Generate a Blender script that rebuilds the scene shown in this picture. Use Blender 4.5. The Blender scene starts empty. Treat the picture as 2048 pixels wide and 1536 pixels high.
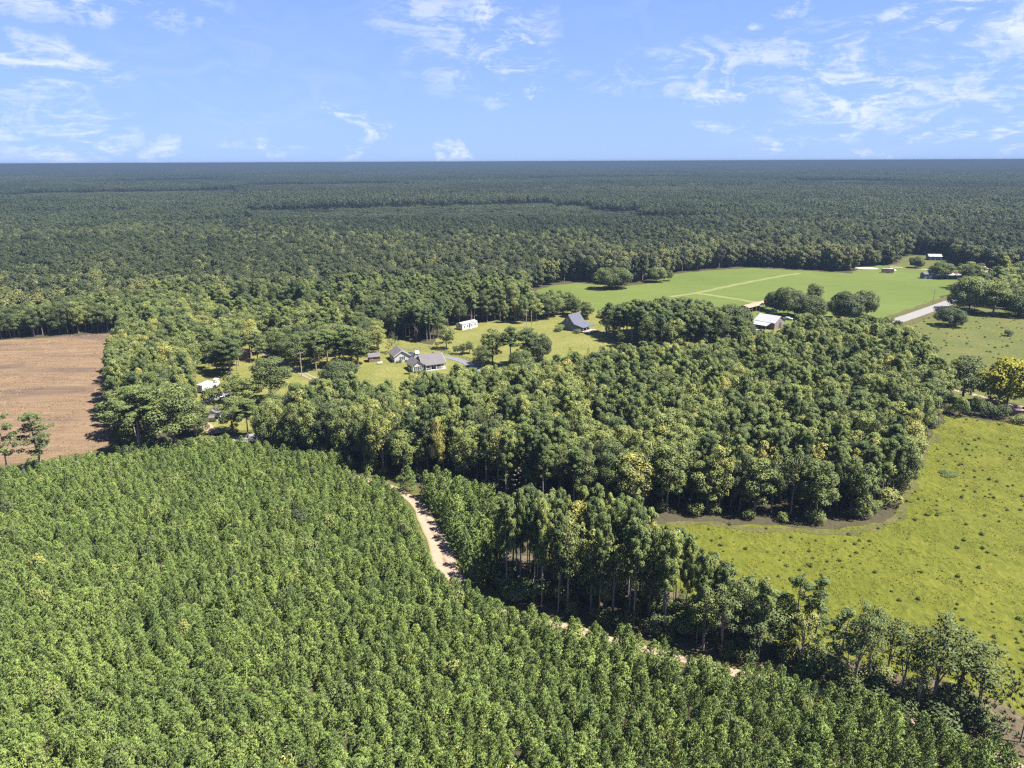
import bpy, bmesh, math, random
import numpy as np
from mathutils import Vector, Matrix
from mathutils.geometry import tessellate_polygon

random.seed(7)
R = np.random.RandomState(11)
scene = bpy.context.scene
COL = scene.collection

# ------------------------------------------------------------------ camera
CAM_H, PITCH, ROLL, FPX = 80.0, math.radians(17.22), math.radians(-0.25), 1436.0
cam = bpy.data.cameras.new('camera')
camo = bpy.data.objects.new('camera', cam)
COL.objects.link(camo)
scene.camera = camo
cam.sensor_fit = 'HORIZONTAL'
cam.sensor_width = 36.0
cam.lens = 36.0 * FPX / 2048.0
cam.clip_start, cam.clip_end = 1.0, 200000.0
CAM_M = Matrix.Translation((0, 0, CAM_H)) @ Matrix.Rotation(math.pi / 2 - PITCH, 4, 'X') @ Matrix.Rotation(ROLL, 4, 'Z')
camo.matrix_world = CAM_M
CR = np.array(CAM_M.to_3x3())

def ray(px, py):
    return CR @ np.array([(px - 1024.0) / FPX, -(py - 768.0) / FPX, -1.0])

def G(px, py, z=0.0):
    "the point of the plane at height z that is seen at a pixel of the 2048x1536 photograph"
    d = ray(px, py)
    t = (z - CAM_H) / d[2]
    return np.array([d[0] * t, d[1] * t])

def top_height(xy, py):
    "height of a thing standing at xy whose top is seen at row py"
    a = math.tan(PITCH + math.atan((py - 768.0) / FPX))
    return CAM_H - xy[1] * a

def proj(x, y, z):
    v = CR.T @ np.array([x, y, z - CAM_H])
    return 1024 + FPX * v[0] / -v[2], 768 - FPX * v[1] / -v[2]

# ------------------------------------------------------------------ light
SUN_EL = math.radians(60)
SUN_XY = np.array([0.97, -0.24]); SUN_XY /= np.linalg.norm(SUN_XY)
sun_dir = Vector((SUN_XY[0] * math.cos(SUN_EL), SUN_XY[1] * math.cos(SUN_EL), math.sin(SUN_EL)))
sl = bpy.data.lights.new('sun', 'SUN')
sl.energy, sl.angle, sl.color = 4.5, math.radians(0.53), (1.0, 0.955, 0.88)
so = bpy.data.objects.new('sun', sl); COL.objects.link(so)
so.rotation_euler = sun_dir.to_track_quat('Z', 'Y').to_euler()
so.location = (0, 0, 500)

scene.view_settings.view_transform = 'Standard'
scene.view_settings.look = 'None'
scene.view_settings.exposure = 2.32
scene.view_settings.gamma = 1.0
scene.view_settings.use_curve_mapping = False
scene.cycles.use_denoising = False
scene.cycles.max_bounces = 5
scene.cycles.diffuse_bounces = 4
scene.cycles.glossy_bounces = 1
scene.cycles.transmission_bounces = 3
scene.cycles.volume_bounces = 0
scene.cycles.transparent_max_bounces = 6
scene.cycles.sample_clamp_indirect = 3.0
scene.cycles.pixel_filter_type = 'BLACKMAN_HARRIS'
scene.cycles.filter_width = 1.3

class NT:
    "small helper for building node trees"
    def __init__(self, tree): self.t = tree
    def n(self, kind, **kw):
        nd = self.t.nodes.new(kind)
        for k, v in kw.items():
            if k == 'inp':
                for a, b in v.items(): self.set(nd.inputs[a], b)
            else: setattr(nd, k, v)
        return nd
    def set(self, sock, v):
        if isinstance(v, bpy.types.NodeSocket): self.t.links.new(v, sock)
        else: sock.default_value = v
    def m(self, op, a, b=None, c=None, clamp=False):
        nd = self.t.nodes.new('ShaderNodeMath'); nd.operation = op; nd.use_clamp = clamp
        for i, v in enumerate((a, b, c)):
            if v is not None: self.set(nd.inputs[i], v)
        return nd.outputs[0]
    def mix(self, f, a, b, mode='MIX'):
        nd = self.t.nodes.new('ShaderNodeMix'); nd.data_type = 'RGBA'; nd.blend_type = mode
        self.set(nd.inputs[0], f); self.set(nd.inputs[6], a); self.set(nd.inputs[7], b)
        return nd.outputs[2]
    def noise(self, vec, scale, detail=4, rough=0.55, dist=0.0, dim='3D'):
        nd = self.t.nodes.new('ShaderNodeTexNoise'); nd.noise_dimensions = dim
        if vec is not None: self.set(nd.inputs['Vector'], vec)
        nd.inputs['Scale'].default_value = scale; nd.inputs['Detail'].default_value = detail
        nd.inputs['Roughness'].default_value = rough; nd.inputs['Distortion'].default_value = dist
        return nd.outputs[0]
    def ramp(self, f, pts, interp='LINEAR'):
        nd = self.t.nodes.new('ShaderNodeValToRGB'); nd.color_ramp.interpolation = interp
        el = nd.color_ramp.elements
        while len(el) < len(pts): el.new(0.5)
        for e, (p, c) in zip(el, pts):
            e.position = p; e.color = (*c, 1) if len(c) == 3 else c
        self.set(nd.inputs[0], f)
        return nd.outputs[0]
    def smooth(self, v, a, b):
        nd = self.t.nodes.new('ShaderNodeMapRange'); nd.interpolation_type = 'SMOOTHSTEP'
        self.set(nd.inputs[0], v); nd.inputs[1].default_value = a; nd.inputs[2].default_value = b
        return nd.outputs[0]
    def mapping(self, vec, scale=(1, 1, 1), rot=(0, 0, 0), loc=(0, 0, 0)):
        nd = self.t.nodes.new('ShaderNodeMapping'); self.set(nd.inputs[0], vec)
        nd.inputs['Scale'].default_value = scale; nd.inputs['Rotation'].default_value = rot; nd.inputs['Location'].default_value = loc
        return nd.outputs[0]

# ------------------------------------------------------------------ sky
world = bpy.data.worlds.new('World'); scene.world = world
world.use_nodes = True
wt = world.node_tree; wt.nodes.clear(); w = NT(wt)
sky = w.n('ShaderNodeTexSky', sky_type='NISHITA', sun_disc=False, sun_elevation=SUN_EL,
          sun_rotation=math.atan2(SUN_XY[0], SUN_XY[1]), altitude=60, air_density=1.0, dust_density=0.1, ozone_density=2.2)
# the whole dome is evenly toned: its very bright rim is compressed as a camera does
def vm(op, a, b):
    nd = w.n('ShaderNodeVectorMath', operation=op); w.set(nd.inputs[0], a); w.set(nd.inputs[1], b); return nd.outputs[0]
toned = vm('DIVIDE', sky.outputs[0], vm('ADD', vm('MULTIPLY', sky.outputs[0], (0.48, 0.285, 0.062)), (1, 1, 1)))
bg1 = w.n('ShaderNodeBackground', inp={'Color': toned, 'Strength': 0.055})
tc = w.n('ShaderNodeTexCoord')
sep = w.n('ShaderNodeSeparateXYZ', inp={0: tc.outputs['Generated']})
AZ = w.m('ARCTAN2', sep.outputs[0], sep.outputs[1])
EL = w.m('ARCSINE', sep.outputs[2])
# clouds the photograph shows: pixel centre, half width, half height (px), tilt (deg, up to the right), strength
CLOUDS = [(60, 118, 125, 30, -8, .9), (170, 5, 190, 28, 0, .75), (150, 297, 75, 22, 8, .95), (315, 308, 40, 22, 25, .9), (115, 262, 95, 35, 12, .7),
          (180, 240, 30, 12, 30, .9), (120, 170, 90, 45, 10, .5), (712, 230, 44, 11, -22, 1.1), (748, 266, 18, 11, 40, 1.1), (712, 300, 50, 14, 30, 1.0), (910, 302, 32, 13, -15, 1.15),
          (530, 297, 60, 16, 0, .55), (855, 30, 80, 40, 8, .55), (985, 22, 40, 22, 10, .85), (960, 80, 120, 85, 12, .5), (1000, 112, 90, 36, 14, .95), (1050, 165, 75, 26, 25, .95),
          (1550, 37, 46, 10, 27, 1.0), (1890, 16, 120, 20, 12, 1.05), (2028, 48, 32, 30, 50, 1.0), (1450, 183, 72, 24, 4, 1.05), (1480, 250, 90, 13, -8, .9),
          (1660, 150, 85, 55, -8, 1.0), (1730, 215, 125, 55, 10, .95), (1720, 255, 70, 20, 15, .9), (1480, 120, 260, 45, 5, .62), (1960, 185, 160, 34, 8, .7), (2010, 165, 60, 14, 5, .95),
          (1985, 250, 80, 17, 4, 1.0), (2000, 220, 70, 12, 5, .9), (2035, 296, 45, 8, 8, 1.0), (1575, 289, 28, 10, 0, .9), (1775, 314, 40, 8, 0, .85), (1850, 257, 40, 10, 8, .8), (1930, 130, 120, 40, 12, .5)]
wc0 = w.n('ShaderNodeCombineXYZ', inp={0: AZ, 1: EL}).outputs[0]
wn = w.n('ShaderNodeTexNoise', noise_dimensions='2D', inp={'Vector': wc0, 'Scale': 16.0, 'Detail': 5.0, 'Roughness': 0.6})
wsep = w.n('ShaderNodeSeparateColor', inp={0: wn.outputs['Color']})
AZW = w.m('ADD', AZ, w.m('MULTIPLY', w.m('SUBTRACT', wsep.outputs[0], 0.5), 0.085))
ELW = w.m('ADD', EL, w.m('MULTIPLY', w.m('SUBTRACT', wsep.outputs[1], 0.5), 0.04))
msum = None
for (px, py, hw, hh, tilt, s) in CLOUDS:
    d = ray(px, py); d = d / np.linalg.norm(d)
    a0, e0 = math.atan2(d[0], d[1]), math.asin(d[2])
    cs = 1.0 / FPX
    c_, s_ = math.cos(math.radians(tilt)), math.sin(math.radians(tilt))
    da = w.m('SUBTRACT', AZW, a0); de = w.m('SUBTRACT', ELW, e0)
    u = w.m('ADD', w.m('MULTIPLY', da, c_ / (hw * 1.3 * cs)), w.m('MULTIPLY', de, s_ / (hw * 1.3 * cs)))
    v = w.m('ADD', w.m('MULTIPLY', da, -s_ / (hh * 1.3 * cs)), w.m('MULTIPLY', de, c_ / (hh * 1.3 * cs)))
    r2 = w.m('ADD', w.m('MULTIPLY', u, u), w.m('MULTIPLY', v, v))
    g = w.m('MULTIPLY', w.m('SUBTRACT', 1.0, r2, clamp=True), s)
    msum = g if msum is None else w.m('MAXIMUM', msum, g)
comb = w.n('ShaderNodeCombineXYZ', inp={0: AZ, 1: EL})
# high cirrus everywhere (in and out of the frame), stretched along its drift
wv = w.mapping(comb.outputs[0], scale=(1.0, 2.3, 1), rot=(0, 0, math.radians(-16)))
fib = w.noise(wv, 13, 8, 0.62, 0.9, dim='2D')
fine = w.noise(w.mapping(comb.outputs[0], scale=(1.0, 3.4, 1), rot=(0, 0, math.radians(-22))), 48, 6, 0.65, 0.6, dim='2D')
tex = w.m('ADD', w.m('MULTIPLY', fib, 0.66), w.m('MULTIPLY', fine, 0.34))
big = w.noise(w.mapping(comb.outputs[0], scale=(1, 1.8, 1), loc=(3.1, 0.4, 0)), 3.0, 3, 0.5, 0.3, dim='2D')
veil = w.m('MULTIPLY', w.smooth(big, 0.48, 0.75), w.smooth(fib, 0.35, 0.75))
dens = w.m('MULTIPLY', w.m('POWER', msum, 0.7), w.smooth(tex, 0.43, 0.66))
dens = w.m('MULTIPLY', w.m('POWER', dens, 1.1), 0.86)
dens = w.m('MAXIMUM', dens, w.m('MULTIPLY', veil, 0.10))
dens = w.m('MULTIPLY', dens, w.smooth(EL, -0.01, 0.012))
bg2 = w.n('ShaderNodeBackground', inp={'Color': (0.86, 0.92, 1.0, 1), 'Strength': 0.215})
mixw = w.n('ShaderNodeMixShader', inp={0: dens, 1: bg1.outputs[0], 2: bg2.outputs[0]})
wout = w.n('ShaderNodeOutputWorld', inp={0: mixw.outputs[0]})
world.cycles.sampling_method = 'MANUAL'
world.cycles.sample_map_resolution = 512

# ------------------------------------------------------------------ helpers: objects
def tag(o, label=None, cat=None, group=None, kind=None):
    if label: o['label'] = label
    if cat: o['category'] = cat
    if group: o['group'] = group
    if kind: o['kind'] = kind
    return o

def link(o, parent=None):
    COL.objects.link(o)
    if parent is not None: o.parent = parent
    return o

def empty(name, loc, rz=0.0, **kw):
    o = bpy.data.objects.new(name, None)
    o.empty_display_size = 0.5
    o.location = loc; o.rotation_euler = (0, 0, rz)
    link(o); tag(o, **kw)
    return o

def fast_mesh(name, V, F, mats=(), matidx=None, attrs=None, smooth=False):
    "V (n,3), F (m,k) of equal-sized faces, or a list of such arrays"
    Fs = F if isinstance(F, list) else [F]
    me = bpy.data.meshes.new(name)
    V = np.asarray(V, np.float32)
    me.vertices.add(len(V)); me.vertices.foreach_set('co', V.ravel())
    loops = np.concatenate([np.asarray(f, np.int32).ravel() for f in Fs])
    sizes = np.concatenate([np.full(len(f), np.asarray(f).shape[1], np.int32) for f in Fs])
    starts = np.concatenate([[0], np.cumsum(sizes)[:-1]]).astype(np.int32)
    me.loops.add(len(loops)); me.loops.foreach_set('vertex_index', loops)
    me.polygons.add(len(sizes)); me.polygons.foreach_set('loop_start', starts)
    try: me.polygons.foreach_set('loop_total', sizes)
    except Exception: pass
    for m in mats: me.materials.append(m)
    if matidx is not None: me.polygons.foreach_set('material_index', np.asarray(matidx, np.int32))
    if smooth: me.polygons.foreach_set('use_smooth', np.ones(len(sizes), bool))
    if attrs:
        for k, v in attrs.items():
            v = np.asarray(v, np.float32)
            a = me.attributes.new(k, 'FLOAT' if v.ndim == 1 else 'FLOAT_VECTOR', 'POINT')
            a.data.foreach_set('value' if v.ndim == 1 else 'vector', v.ravel())
    me.update(calc_edges=True)
    return me

class MB:
    "collects boxes, prisms, tubes and faces; build() links them as one mesh object"
    def __init__(self): self.bm = bmesh.new()
    def box(self, x0, x1, y0, y1, z0, z1, M=None):
        vs = [self.bm.verts.new((x, y, z)) for z in (z0, z1) for (x, y) in ((x0, y0), (x1, y0), (x1, y1), (x0, y1))]
        for f in ((3, 2, 1, 0), (4, 5, 6, 7), (0, 1, 5, 4), (1, 2, 6, 5), (2, 3, 7, 6), (3, 0, 4, 7)):
            self.bm.faces.new([vs[i] for i in f])
        if M is not None:
            for v in vs: v.co = M @ v.co
        return self
    def prism(self, prof, axis, a0, a1):
        "closed profile of (u, z) swept along axis 'x' or 'y' from a0 to a1"
        mk = (lambda a, u, z: (a, u, z)) if axis == 'x' else (lambda a, u, z: (u, a, z))
        A = [self.bm.verts.new(mk(a0, u, z)) for u, z in prof]; B = [self.bm.verts.new(mk(a1, u, z)) for u, z in prof]
        n = len(prof)
        self.bm.faces.new(A); self.bm.faces.new(B[::-1])
        for i in range(n): self.bm.faces.new((A[i], B[i], B[(i + 1) % n], A[(i + 1) % n]))
        return self
    def tube(self, pts, rad, n=6):
        rings = []
        for i, p in enumerate(pts):
            p = Vector(p); q = Vector(pts[min(i + 1, len(pts) - 1)]); o = Vector(pts[max(i - 1, 0)])
            d = (q - o).normalized(); a = d.orthogonal().normalized(); b = d.cross(a)
            r = rad[i] if hasattr(rad, '__len__') else rad
            rings.append([self.bm.verts.new(p + a * (r * math.cos(t)) + b * (r * math.sin(t))) for t in [2 * math.pi * k / n for k in range(n)]])
        for A, B in zip(rings, rings[1:]):
            for k in range(n): self.bm.faces.new((A[k], A[(k + 1) % n], B[(k + 1) % n], B[k]))
        self.bm.faces.new(rings[0][::-1]); self.bm.faces.new(rings[-1])
        return self
    def face(self, pts):
        self.bm.faces.new([self.bm.verts.new(p) for p in pts]); return self
    def loft(self, rings):
        R_ = [[self.bm.verts.new(p) for p in r] for r in rings]; n = len(R_[0])
        for A, B in zip(R_, R_[1:]):
            for k in range(n): self.bm.faces.new((A[k], A[(k + 1) % n], B[(k + 1) % n], B[k]))
        self.bm.faces.new(R_[0][::-1]); self.bm.faces.new(R_[-1]); return self
    def build(self, name, mat, parent=None, bevel=0, smooth=False):
        bmesh.ops.recalc_face_normals(self.bm, faces=self.bm.faces)
        me = bpy.data.meshes.new(name); self.bm.to_mesh(me); self.bm.free()
        me.materials.append(mat)
        if smooth: me.polygons.foreach_set('use_smooth', np.ones(len(me.polygons), bool))
        o = bpy.data.objects.new(name, me); link(o, parent)
        if bevel:
            b = o.modifiers.new('bevel', 'BEVEL'); b.width = bevel; b.segments = 2; b.limit_method = 'ANGLE'
        return o

# ------------------------------------------------------------------ materials
def new_mat(name):
    m = bpy.data.materials.new(name); m.use_nodes = True
    m.node_tree.nodes.clear()
    return m, NT(m.node_tree)

def finish(nt, col, rough=0.8, spec=0.2, bump=None, bdist=0.1, bstr=0.6, metal=0.0):
    p = nt.n('ShaderNodeBsdfPrincipled', inp={'Base Color': col, 'Roughness': rough, 'Specular IOR Level': spec, 'Metallic': metal})
    if bump is not None:
        b = nt.n('ShaderNodeBump', inp={'Height': bump, 'Distance': bdist, 'Strength': bstr}); nt.set(p.inputs['Normal'], b.outputs[0])
    nt.n('ShaderNodeOutputMaterial', inp={0: p.outputs[0]})

def plain(name, c, rough=0.7, spec=0.3, var=0.15, scale=1.5, metal=0.0, streak=(1, 1, 1)):
    m, t = new_mat(name)
    tc = t.n('ShaderNodeTexCoord')
    n = t.noise(t.mapping(tc.outputs['Object'], scale=streak), scale, 5, 0.6)
    col = t.mix(1.0, (*c, 1), t.ramp(n, [(0.25, (1 - var,) * 3), (0.75, (1 + var,) * 3)]), 'MULTIPLY')
    finish(t, col, rough, spec, metal=metal)
    return m

def wpos(t):
    return t.n('ShaderNodeNewGeometry').outputs['Position']

def foliage(name, ramp_pts, trans=0.2, tcol=(1.25, 1.2, 0.55), jit=0.24, spec=0.08, tn=0.55):
    m, t = new_mat(name)
    tint = t.n('ShaderNodeAttribute', attribute_type='INSTANCER', attribute_name='tint').outputs['Fac']
    lob = t.n('ShaderNodeAttribute', attribute_type='GEOMETRY', attribute_name='lob').outputs['Fac']
    isl = t.n('ShaderNodeNewGeometry').outputs['Random Per Island']
    f = t.m('ADD', tint, t.m('ADD', t.m('MULTIPLY', t.m('SUBTRACT', isl, 0.5), 0.22), t.m('MULTIPLY', lob, 0.16)), clamp=True)
    c = t.ramp(f, ramp_pts)
    k = t.m('ADD', 1.0, t.m('ADD', t.m('MULTIPLY', t.m('SUBTRACT', isl, 0.5), jit * 2), t.m('MULTIPLY', lob, 0.2)))
    c = t.mix(1.0, c, t.n('ShaderNodeCombineXYZ', inp={0: k, 1: k, 2: k}).outputs[0], 'MULTIPLY')
    # leaves are lit by the side of the crown they sit on, mixed with their own facing
    ov = t.n('ShaderNodeAttribute', attribute_type='GEOMETRY', attribute_name='out').outputs['Vector']
    vt = t.n('ShaderNodeVectorTransform', vector_type='NORMAL', convert_from='OBJECT', convert_to='WORLD'); t.set(vt.inputs[0], ov)
    def vm(op, a, b=None):
        nd = t.n('ShaderNodeVectorMath', operation=op); t.set(nd.inputs[0], a)
        if b is not None: t.set(nd.inputs[1], b)
        return nd.outputs[0]
    sc = t.n('ShaderNodeVectorMath', operation='SCALE'); t.set(sc.inputs[0], t.n('ShaderNodeNewGeometry').outputs['True Normal']); sc.inputs['Scale'].default_value = tn
    N_ = vm('NORMALIZE', vm('ADD', vt.outputs[0], sc.outputs[0]))
    p = t.n('ShaderNodeBsdfPrincipled', inp={'Base Color': c, 'Roughness': 0.55, 'Specular IOR Level': spec, 'Normal': N_})
    tr = t.n('ShaderNodeBsdfTranslucent', inp={0: t.mix(1.0, c, (*tcol, 1), 'MULTIPLY'), 'Normal': N_})
    mx = t.n('ShaderNodeMixShader', inp={0: trans, 1: p.outputs[0], 2: tr.outputs[0]})
    t.n('ShaderNodeOutputMaterial', inp={0: mx.outputs[0]})
    return m

M = {}
M['leaf'] = foliage('broad_leaves', [(0.0, (0.046, 0.061, 0.027)), (0.35, (0.084, 0.104, 0.036)), (0.62, (0.127, 0.149, 0.045)), (0.85, (0.158, 0.168, 0.052)), (1.0, (0.205, 0.190, 0.050))], trans=0.2)
M['needle'] = foliage('pine_needles', [(0.0, (0.052, 0.074, 0.032)), (0.4, (0.089, 0.117, 0.040)), (0.7, (0.126, 0.156, 0.049)), (1.0, (0.167, 0.191, 0.055))], trans=0.2)
M['young'] = foliage('young_pine_needles', [(0.0, (0.083, 0.120, 0.035)), (0.4, (0.134, 0.188, 0.048)), (0.7, (0.177, 0.234, 0.057)), (1.0, (0.236, 0.280, 0.069))], trans=0.2, jit=0.16, tn=0.4)
M['yellow'] = foliage('yellow_leaves', [(0.0, (0.06, 0.08, 0.02)), (0.45, (0.12, 0.135, 0.02)), (0.75, (0.21, 0.19, 0.018)), (1.0, (0.30, 0.25, 0.02))])
M['twig'] = foliage('grey_twigs', [(0.0, (0.14, 0.13, 0.11)), (1.0, (0.26, 0.24, 0.21))], trans=0.05)
M['far_needle'] = foliage('distant_pine_needles', [(0.0, (0.020, 0.028, 0.017)), (0.5, (0.034, 0.045, 0.024)), (1.0, (0.056, 0.067, 0.031))], trans=0.2, jit=0.2)  # dark pine colour, darkened further: distant forest's deep shade is put into it
M['far_leaf'] = foliage('distant_broad_leaves', [(0.0, (0.030, 0.040, 0.022)), (0.4, (0.055, 0.066, 0.030)), (0.8, (0.085, 0.094, 0.036)), (1.0, (0.115, 0.115, 0.04))], trans=0.2, jit=0.2)  # darker copy of the near leaves, shade among distant crowns painted in
M['grassb'] = foliage('pasture_grass_blades', [(0.0, (0.049, 0.058, 0.006)), (0.5, (0.075, 0.078, 0.009)), (1.0, (0.100, 0.098, 0.017))], trans=0.3)
M['weed'] = foliage('weed_leaves', [(0.0, (0.035, 0.052, 0.018)), (0.6, (0.062, 0.085, 0.022)), (1.0, (0.11, 0.12, 0.03))])
M['straw'] = foliage('dry_stubble', [(0.0, (0.105, 0.075, 0.045)), (0.5, (0.171, 0.115, 0.071)), (1.0, (0.231, 0.168, 0.108))], trans=0.1)
M['bark'] = plain('bark', (0.16, 0.125, 0.10), 0.9, 0.1, 0.4, 3, streak=(2, 2, 0.4))
M['bark_pale'] = plain('pale_bark', (0.19, 0.155, 0.125), 0.9, 0.1, 0.4, 3, streak=(2, 2, 0.4))

def ground_mats():
    m, t = new_mat('forest_floor'); P = wpos(t)
    n = t.noise(P, 0.12, 6, 0.6); n2 = t.noise(P, 1.2, 5, 0.65)
    c = t.ramp(n, [(0.3, (0.025, 0.026, 0.012)), (0.55, (0.045, 0.038, 0.023)), (0.75, (0.032, 0.036, 0.013))])
    c = t.mix(0.5, c, t.ramp(n2, [(0.3, (0.018, 0.018, 0.009)), (0.7, (0.059, 0.050, 0.032))]))
    finish(t, c, 0.95, 0.05, n2, 0.3)
    M['floor'] = m
    # pasture, yellow green
    def grass(name, stops, s1=0.045, s2=0.9, patch=None, str_=0.45, k=0.24, fine_=1.6):
        stops = [(p, tuple(x * k for x in c)) for p, c in stops]
        if patch: patch = (tuple(x * k for x in patch[0]),) + patch[1:]
        m, t = new_mat(name); P = wpos(t)
        a = t.noise(P, s1, 5, 0.6); b = t.noise(P, s2, 6, 0.7); d = t.noise(P, 0.22, 4, 0.6)
        f = t.m('ADD', t.m('MULTIPLY', a, 0.5), t.m('ADD', t.m('MULTIPLY', b, 0.28), t.m('MULTIPLY', d, 0.22)))
        c = t.ramp(f, stops)
        if fine_:
            e = t.noise(t.mapping(P, scale=(1, 0.45, 1), rot=(0, 0, 0.9)), fine_, 4, 0.75, 0.8)
            c = t.mix(1.0, c, t.ramp(e, [(0.33, (0.62, 0.66, 0.6)), (0.5, (1, 1, 1)), (0.66, (1.3, 1.26, 1.3))]), 'MULTIPLY')
        if patch:
            c = t.mix(t.m('MULTIPLY', t.smooth(t.noise(P, patch[1], 5, 0.6, 0.5), 0.56, 0.70), patch[2]), c, (*patch[0], 1))
        finish(t, c, 0.9, 0.1, b, 0.25, str_)
        return m
    M['pasture'] = grass('pasture_grass', [(0.30, (0.170, 0.206, 0.021)), (0.45, (0.241, 0.268, 0.029)), (0.58, (0.299, 0.311, 0.039)), (0.72, (0.340, 0.330, 0.062))], patch=((0.187, 0.231, 0.024), 0.05, 0.5), fine_=1.0, str_=0.9)
    M['pasture_green'] = grass('meadow_grass', [(0.30, (0.12, 0.16, 0.04)), (0.5, (0.185, 0.205, 0.052)), (0.7, (0.27, 0.25, 0.08))], k=0.31)
    M['lawn'] = grass('lawn_grass', [(0.30, (0.15, 0.19, 0.04)), (0.45, (0.25, 0.26, 0.065)), (0.6, (0.33, 0.31, 0.095)), (0.75, (0.38, 0.32, 0.14))], s1=0.06, s2=1.4, str_=0.25, k=0.34)
    # hay field, mown in bands
    m, t = new_mat('hay_grass'); P = wpos(t)
    b = t.noise(P, 0.7, 5, 0.65); a = t.noise(P, 0.012, 5, 0.6)
    st = t.noise(t.mapping(P, scale=(0.05, 0.6, 1), rot=(0, 0, math.radians(-28))), 1.0, 3, 0.5)
    f = t.m('ADD', t.m('MULTIPLY', a, 0.45), t.m('ADD', t.m('MULTIPLY', b, 0.2), t.m('MULTIPLY', st, 0.35)))
    finish(t, t.ramp(f, [(0.32, (0.046, 0.065, 0.012)), (0.48, (0.060, 0.080, 0.016)), (0.62, (0.074, 0.093, 0.021)), (0.75, (0.090, 0.099, 0.028))]), 0.9, 0.1, b, 0.2, 0.3)
    M['hay'] = m
    # harvested field: stubble in drawn-out streaks, bare dark soil
    m, t = new_mat('stubble_soil'); P = wpos(t)
    sv = t.mapping(P, scale=(0.05, 0.42, 1), rot=(0, 0, math.radians(10)))
    st = t.noise(sv, 1.0, 7, 0.68, 0.6); big = t.noise(t.mapping(P, scale=(0.35, 1.0, 1), rot=(0, 0, math.radians(10))), 0.055, 5, 0.62, 0.7); fi = t.noise(P, 1.6, 6, 0.7)
    c = t.ramp(t.m('ADD', t.m('MULTIPLY', st, 0.6), t.m('MULTIPLY', fi, 0.4)), [(0.34, (0.074, 0.053, 0.036)), (0.5, (0.116, 0.078, 0.047)), (0.66, (0.152, 0.111, 0.070))])
    dk = t.m('MULTIPLY', t.smooth(big, 0.50, 0.66), t.smooth(st, 0.34, 0.58))
    c = t.mix(t.m('MULTIPLY', dk, 0.85), c, t.ramp(fi, [(0.3, (0.035, 0.026, 0.023)), (0.7, (0.070, 0.054, 0.046))]))
    gr = t.m('MULTIPLY', t.smooth(t.noise(P, 0.035, 5, 0.6, 1.2), 0.58, 0.72), 0.5)
    c = t.mix(gr, c, (0.057, 0.051, 0.020, 1))
    finish(t, c, 0.95, 0.05, t.m('ADD', st, t.m('MULTIPLY', fi, 0.6)), 0.5, 0.8)
    M['stubble'] = m
    # sand track with two ruts (u across the ribbon)
    def track(name, sand, mid, rut=0.26):
        m, t = new_mat(name); P = wpos(t)
        u = t.n('ShaderNodeAttribute', attribute_type='GEOMETRY', attribute_name='across').outputs['Fac']
        n = t.noise(P, 0.9, 6, 0.7); n2 = t.noise(P, 0.16, 4, 0.6)
        e = t.m('ABSOLUTE', u)
        e = t.m('ADD', e, t.m('MULTIPLY', t.m('SUBTRACT', n, 0.5), 0.55))
        c = t.ramp(n, [(0.3, tuple(x * 0.72 for x in sand)), (0.6, sand), (0.8, tuple(min(1, x * 1.12) for x in sand))])
        wet = t.m('MULTIPLY', t.smooth(e, rut, rut * 0.35), t.smooth(n2, 0.35, 0.62))
        c = t.mix(t.m('MULTIPLY', wet, 0.85), c, (*mid, 1))
        c = t.mix(t.m('MULTIPLY', t.smooth(e, 0.72, 1.0), 0.8), c, (0.10, 0.10, 0.03, 1))
        finish(t, c, 0.95, 0.05, n, 0.15, 0.5)
        return m
    M['sand'] = track('sandy_track', (0.216, 0.165, 0.120), (0.102, 0.072, 0.051))
    M['drive'] = track('grassy_drive', (0.168, 0.144, 0.102), (0.072, 0.075, 0.024), rut=0.5)
    M['verge'] = grass('verge_grass', [(0.3, (0.14, 0.16, 0.04)), (0.5, (0.23, 0.22, 0.07)), (0.7, (0.33, 0.28, 0.13))], s1=0.2, s2=1.6)
    M['litter'] = grass('needle_litter', [(0.3, (0.138, 0.110, 0.062)), (0.5, (0.258, 0.202, 0.125)), (0.68, (0.361, 0.294, 0.187))], s1=0.15, s2=1.4)
    m, t = new_mat('worn_asphalt'); P = wpos(t)
    n = t.noise(P, 0.5, 6, 0.65); n2 = t.noise(P, 6, 3, 0.6)
    finish(t, t.mix(0.35, t.ramp(n, [(0.3, (0.115, 0.110, 0.106)), (0.7, (0.162, 0.153, 0.147))]), t.ramp(n2, [(0.3, (0.110, 0.104, 0.101)), (0.7, (0.173, 0.167, 0.162))])), 0.85, 0.2)
    M['road'] = m
    M['asphalt'] = plain('driveway_asphalt', (0.096, 0.096, 0.112), 0.85, 0.2, 0.2, 1.2)
    M['swath'] = grass('mown_swath', [(0.3, (0.22, 0.27, 0.08)), (0.5, (0.29, 0.31, 0.11)), (0.7, (0.35, 0.34, 0.15))], k=0.37, fine_=None)
ground_mats()

# ------------------------------------------------------------------ ground, fields, roads
def clean(poly, z=0.0):
    return [tuple(G(p[0], p[1], p[2] if len(p) > 2 else z)) for p in poly]

def wob(a, seed, amp):
    "smooth pseudo-noise of arc length"
    return amp * (math.sin(a * 0.31 + seed) * 0.5 + math.sin(a * 0.83 + seed * 2.3) * 0.3 + math.sin(a * 2.1 + seed * 4.1) * 0.25)

def rough_outline(P, step=3.0, amp=0.9, seed=1.0):
    out, s = [], 0.0
    n = len(P)
    for i in range(n):
        a, b = np.array(P[i]), np.array(P[(i + 1) % n])
        L = np.linalg.norm(b - a); k = max(1, int(L / step))
        nrm = np.array([-(b - a)[1], (b - a)[0]]) / max(L, 1e-6)
        for j in range(k):
            out.append(a + (b - a) * j / k + nrm * wob(s + L * j / k, seed, amp))
        s += L
    return out

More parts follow.
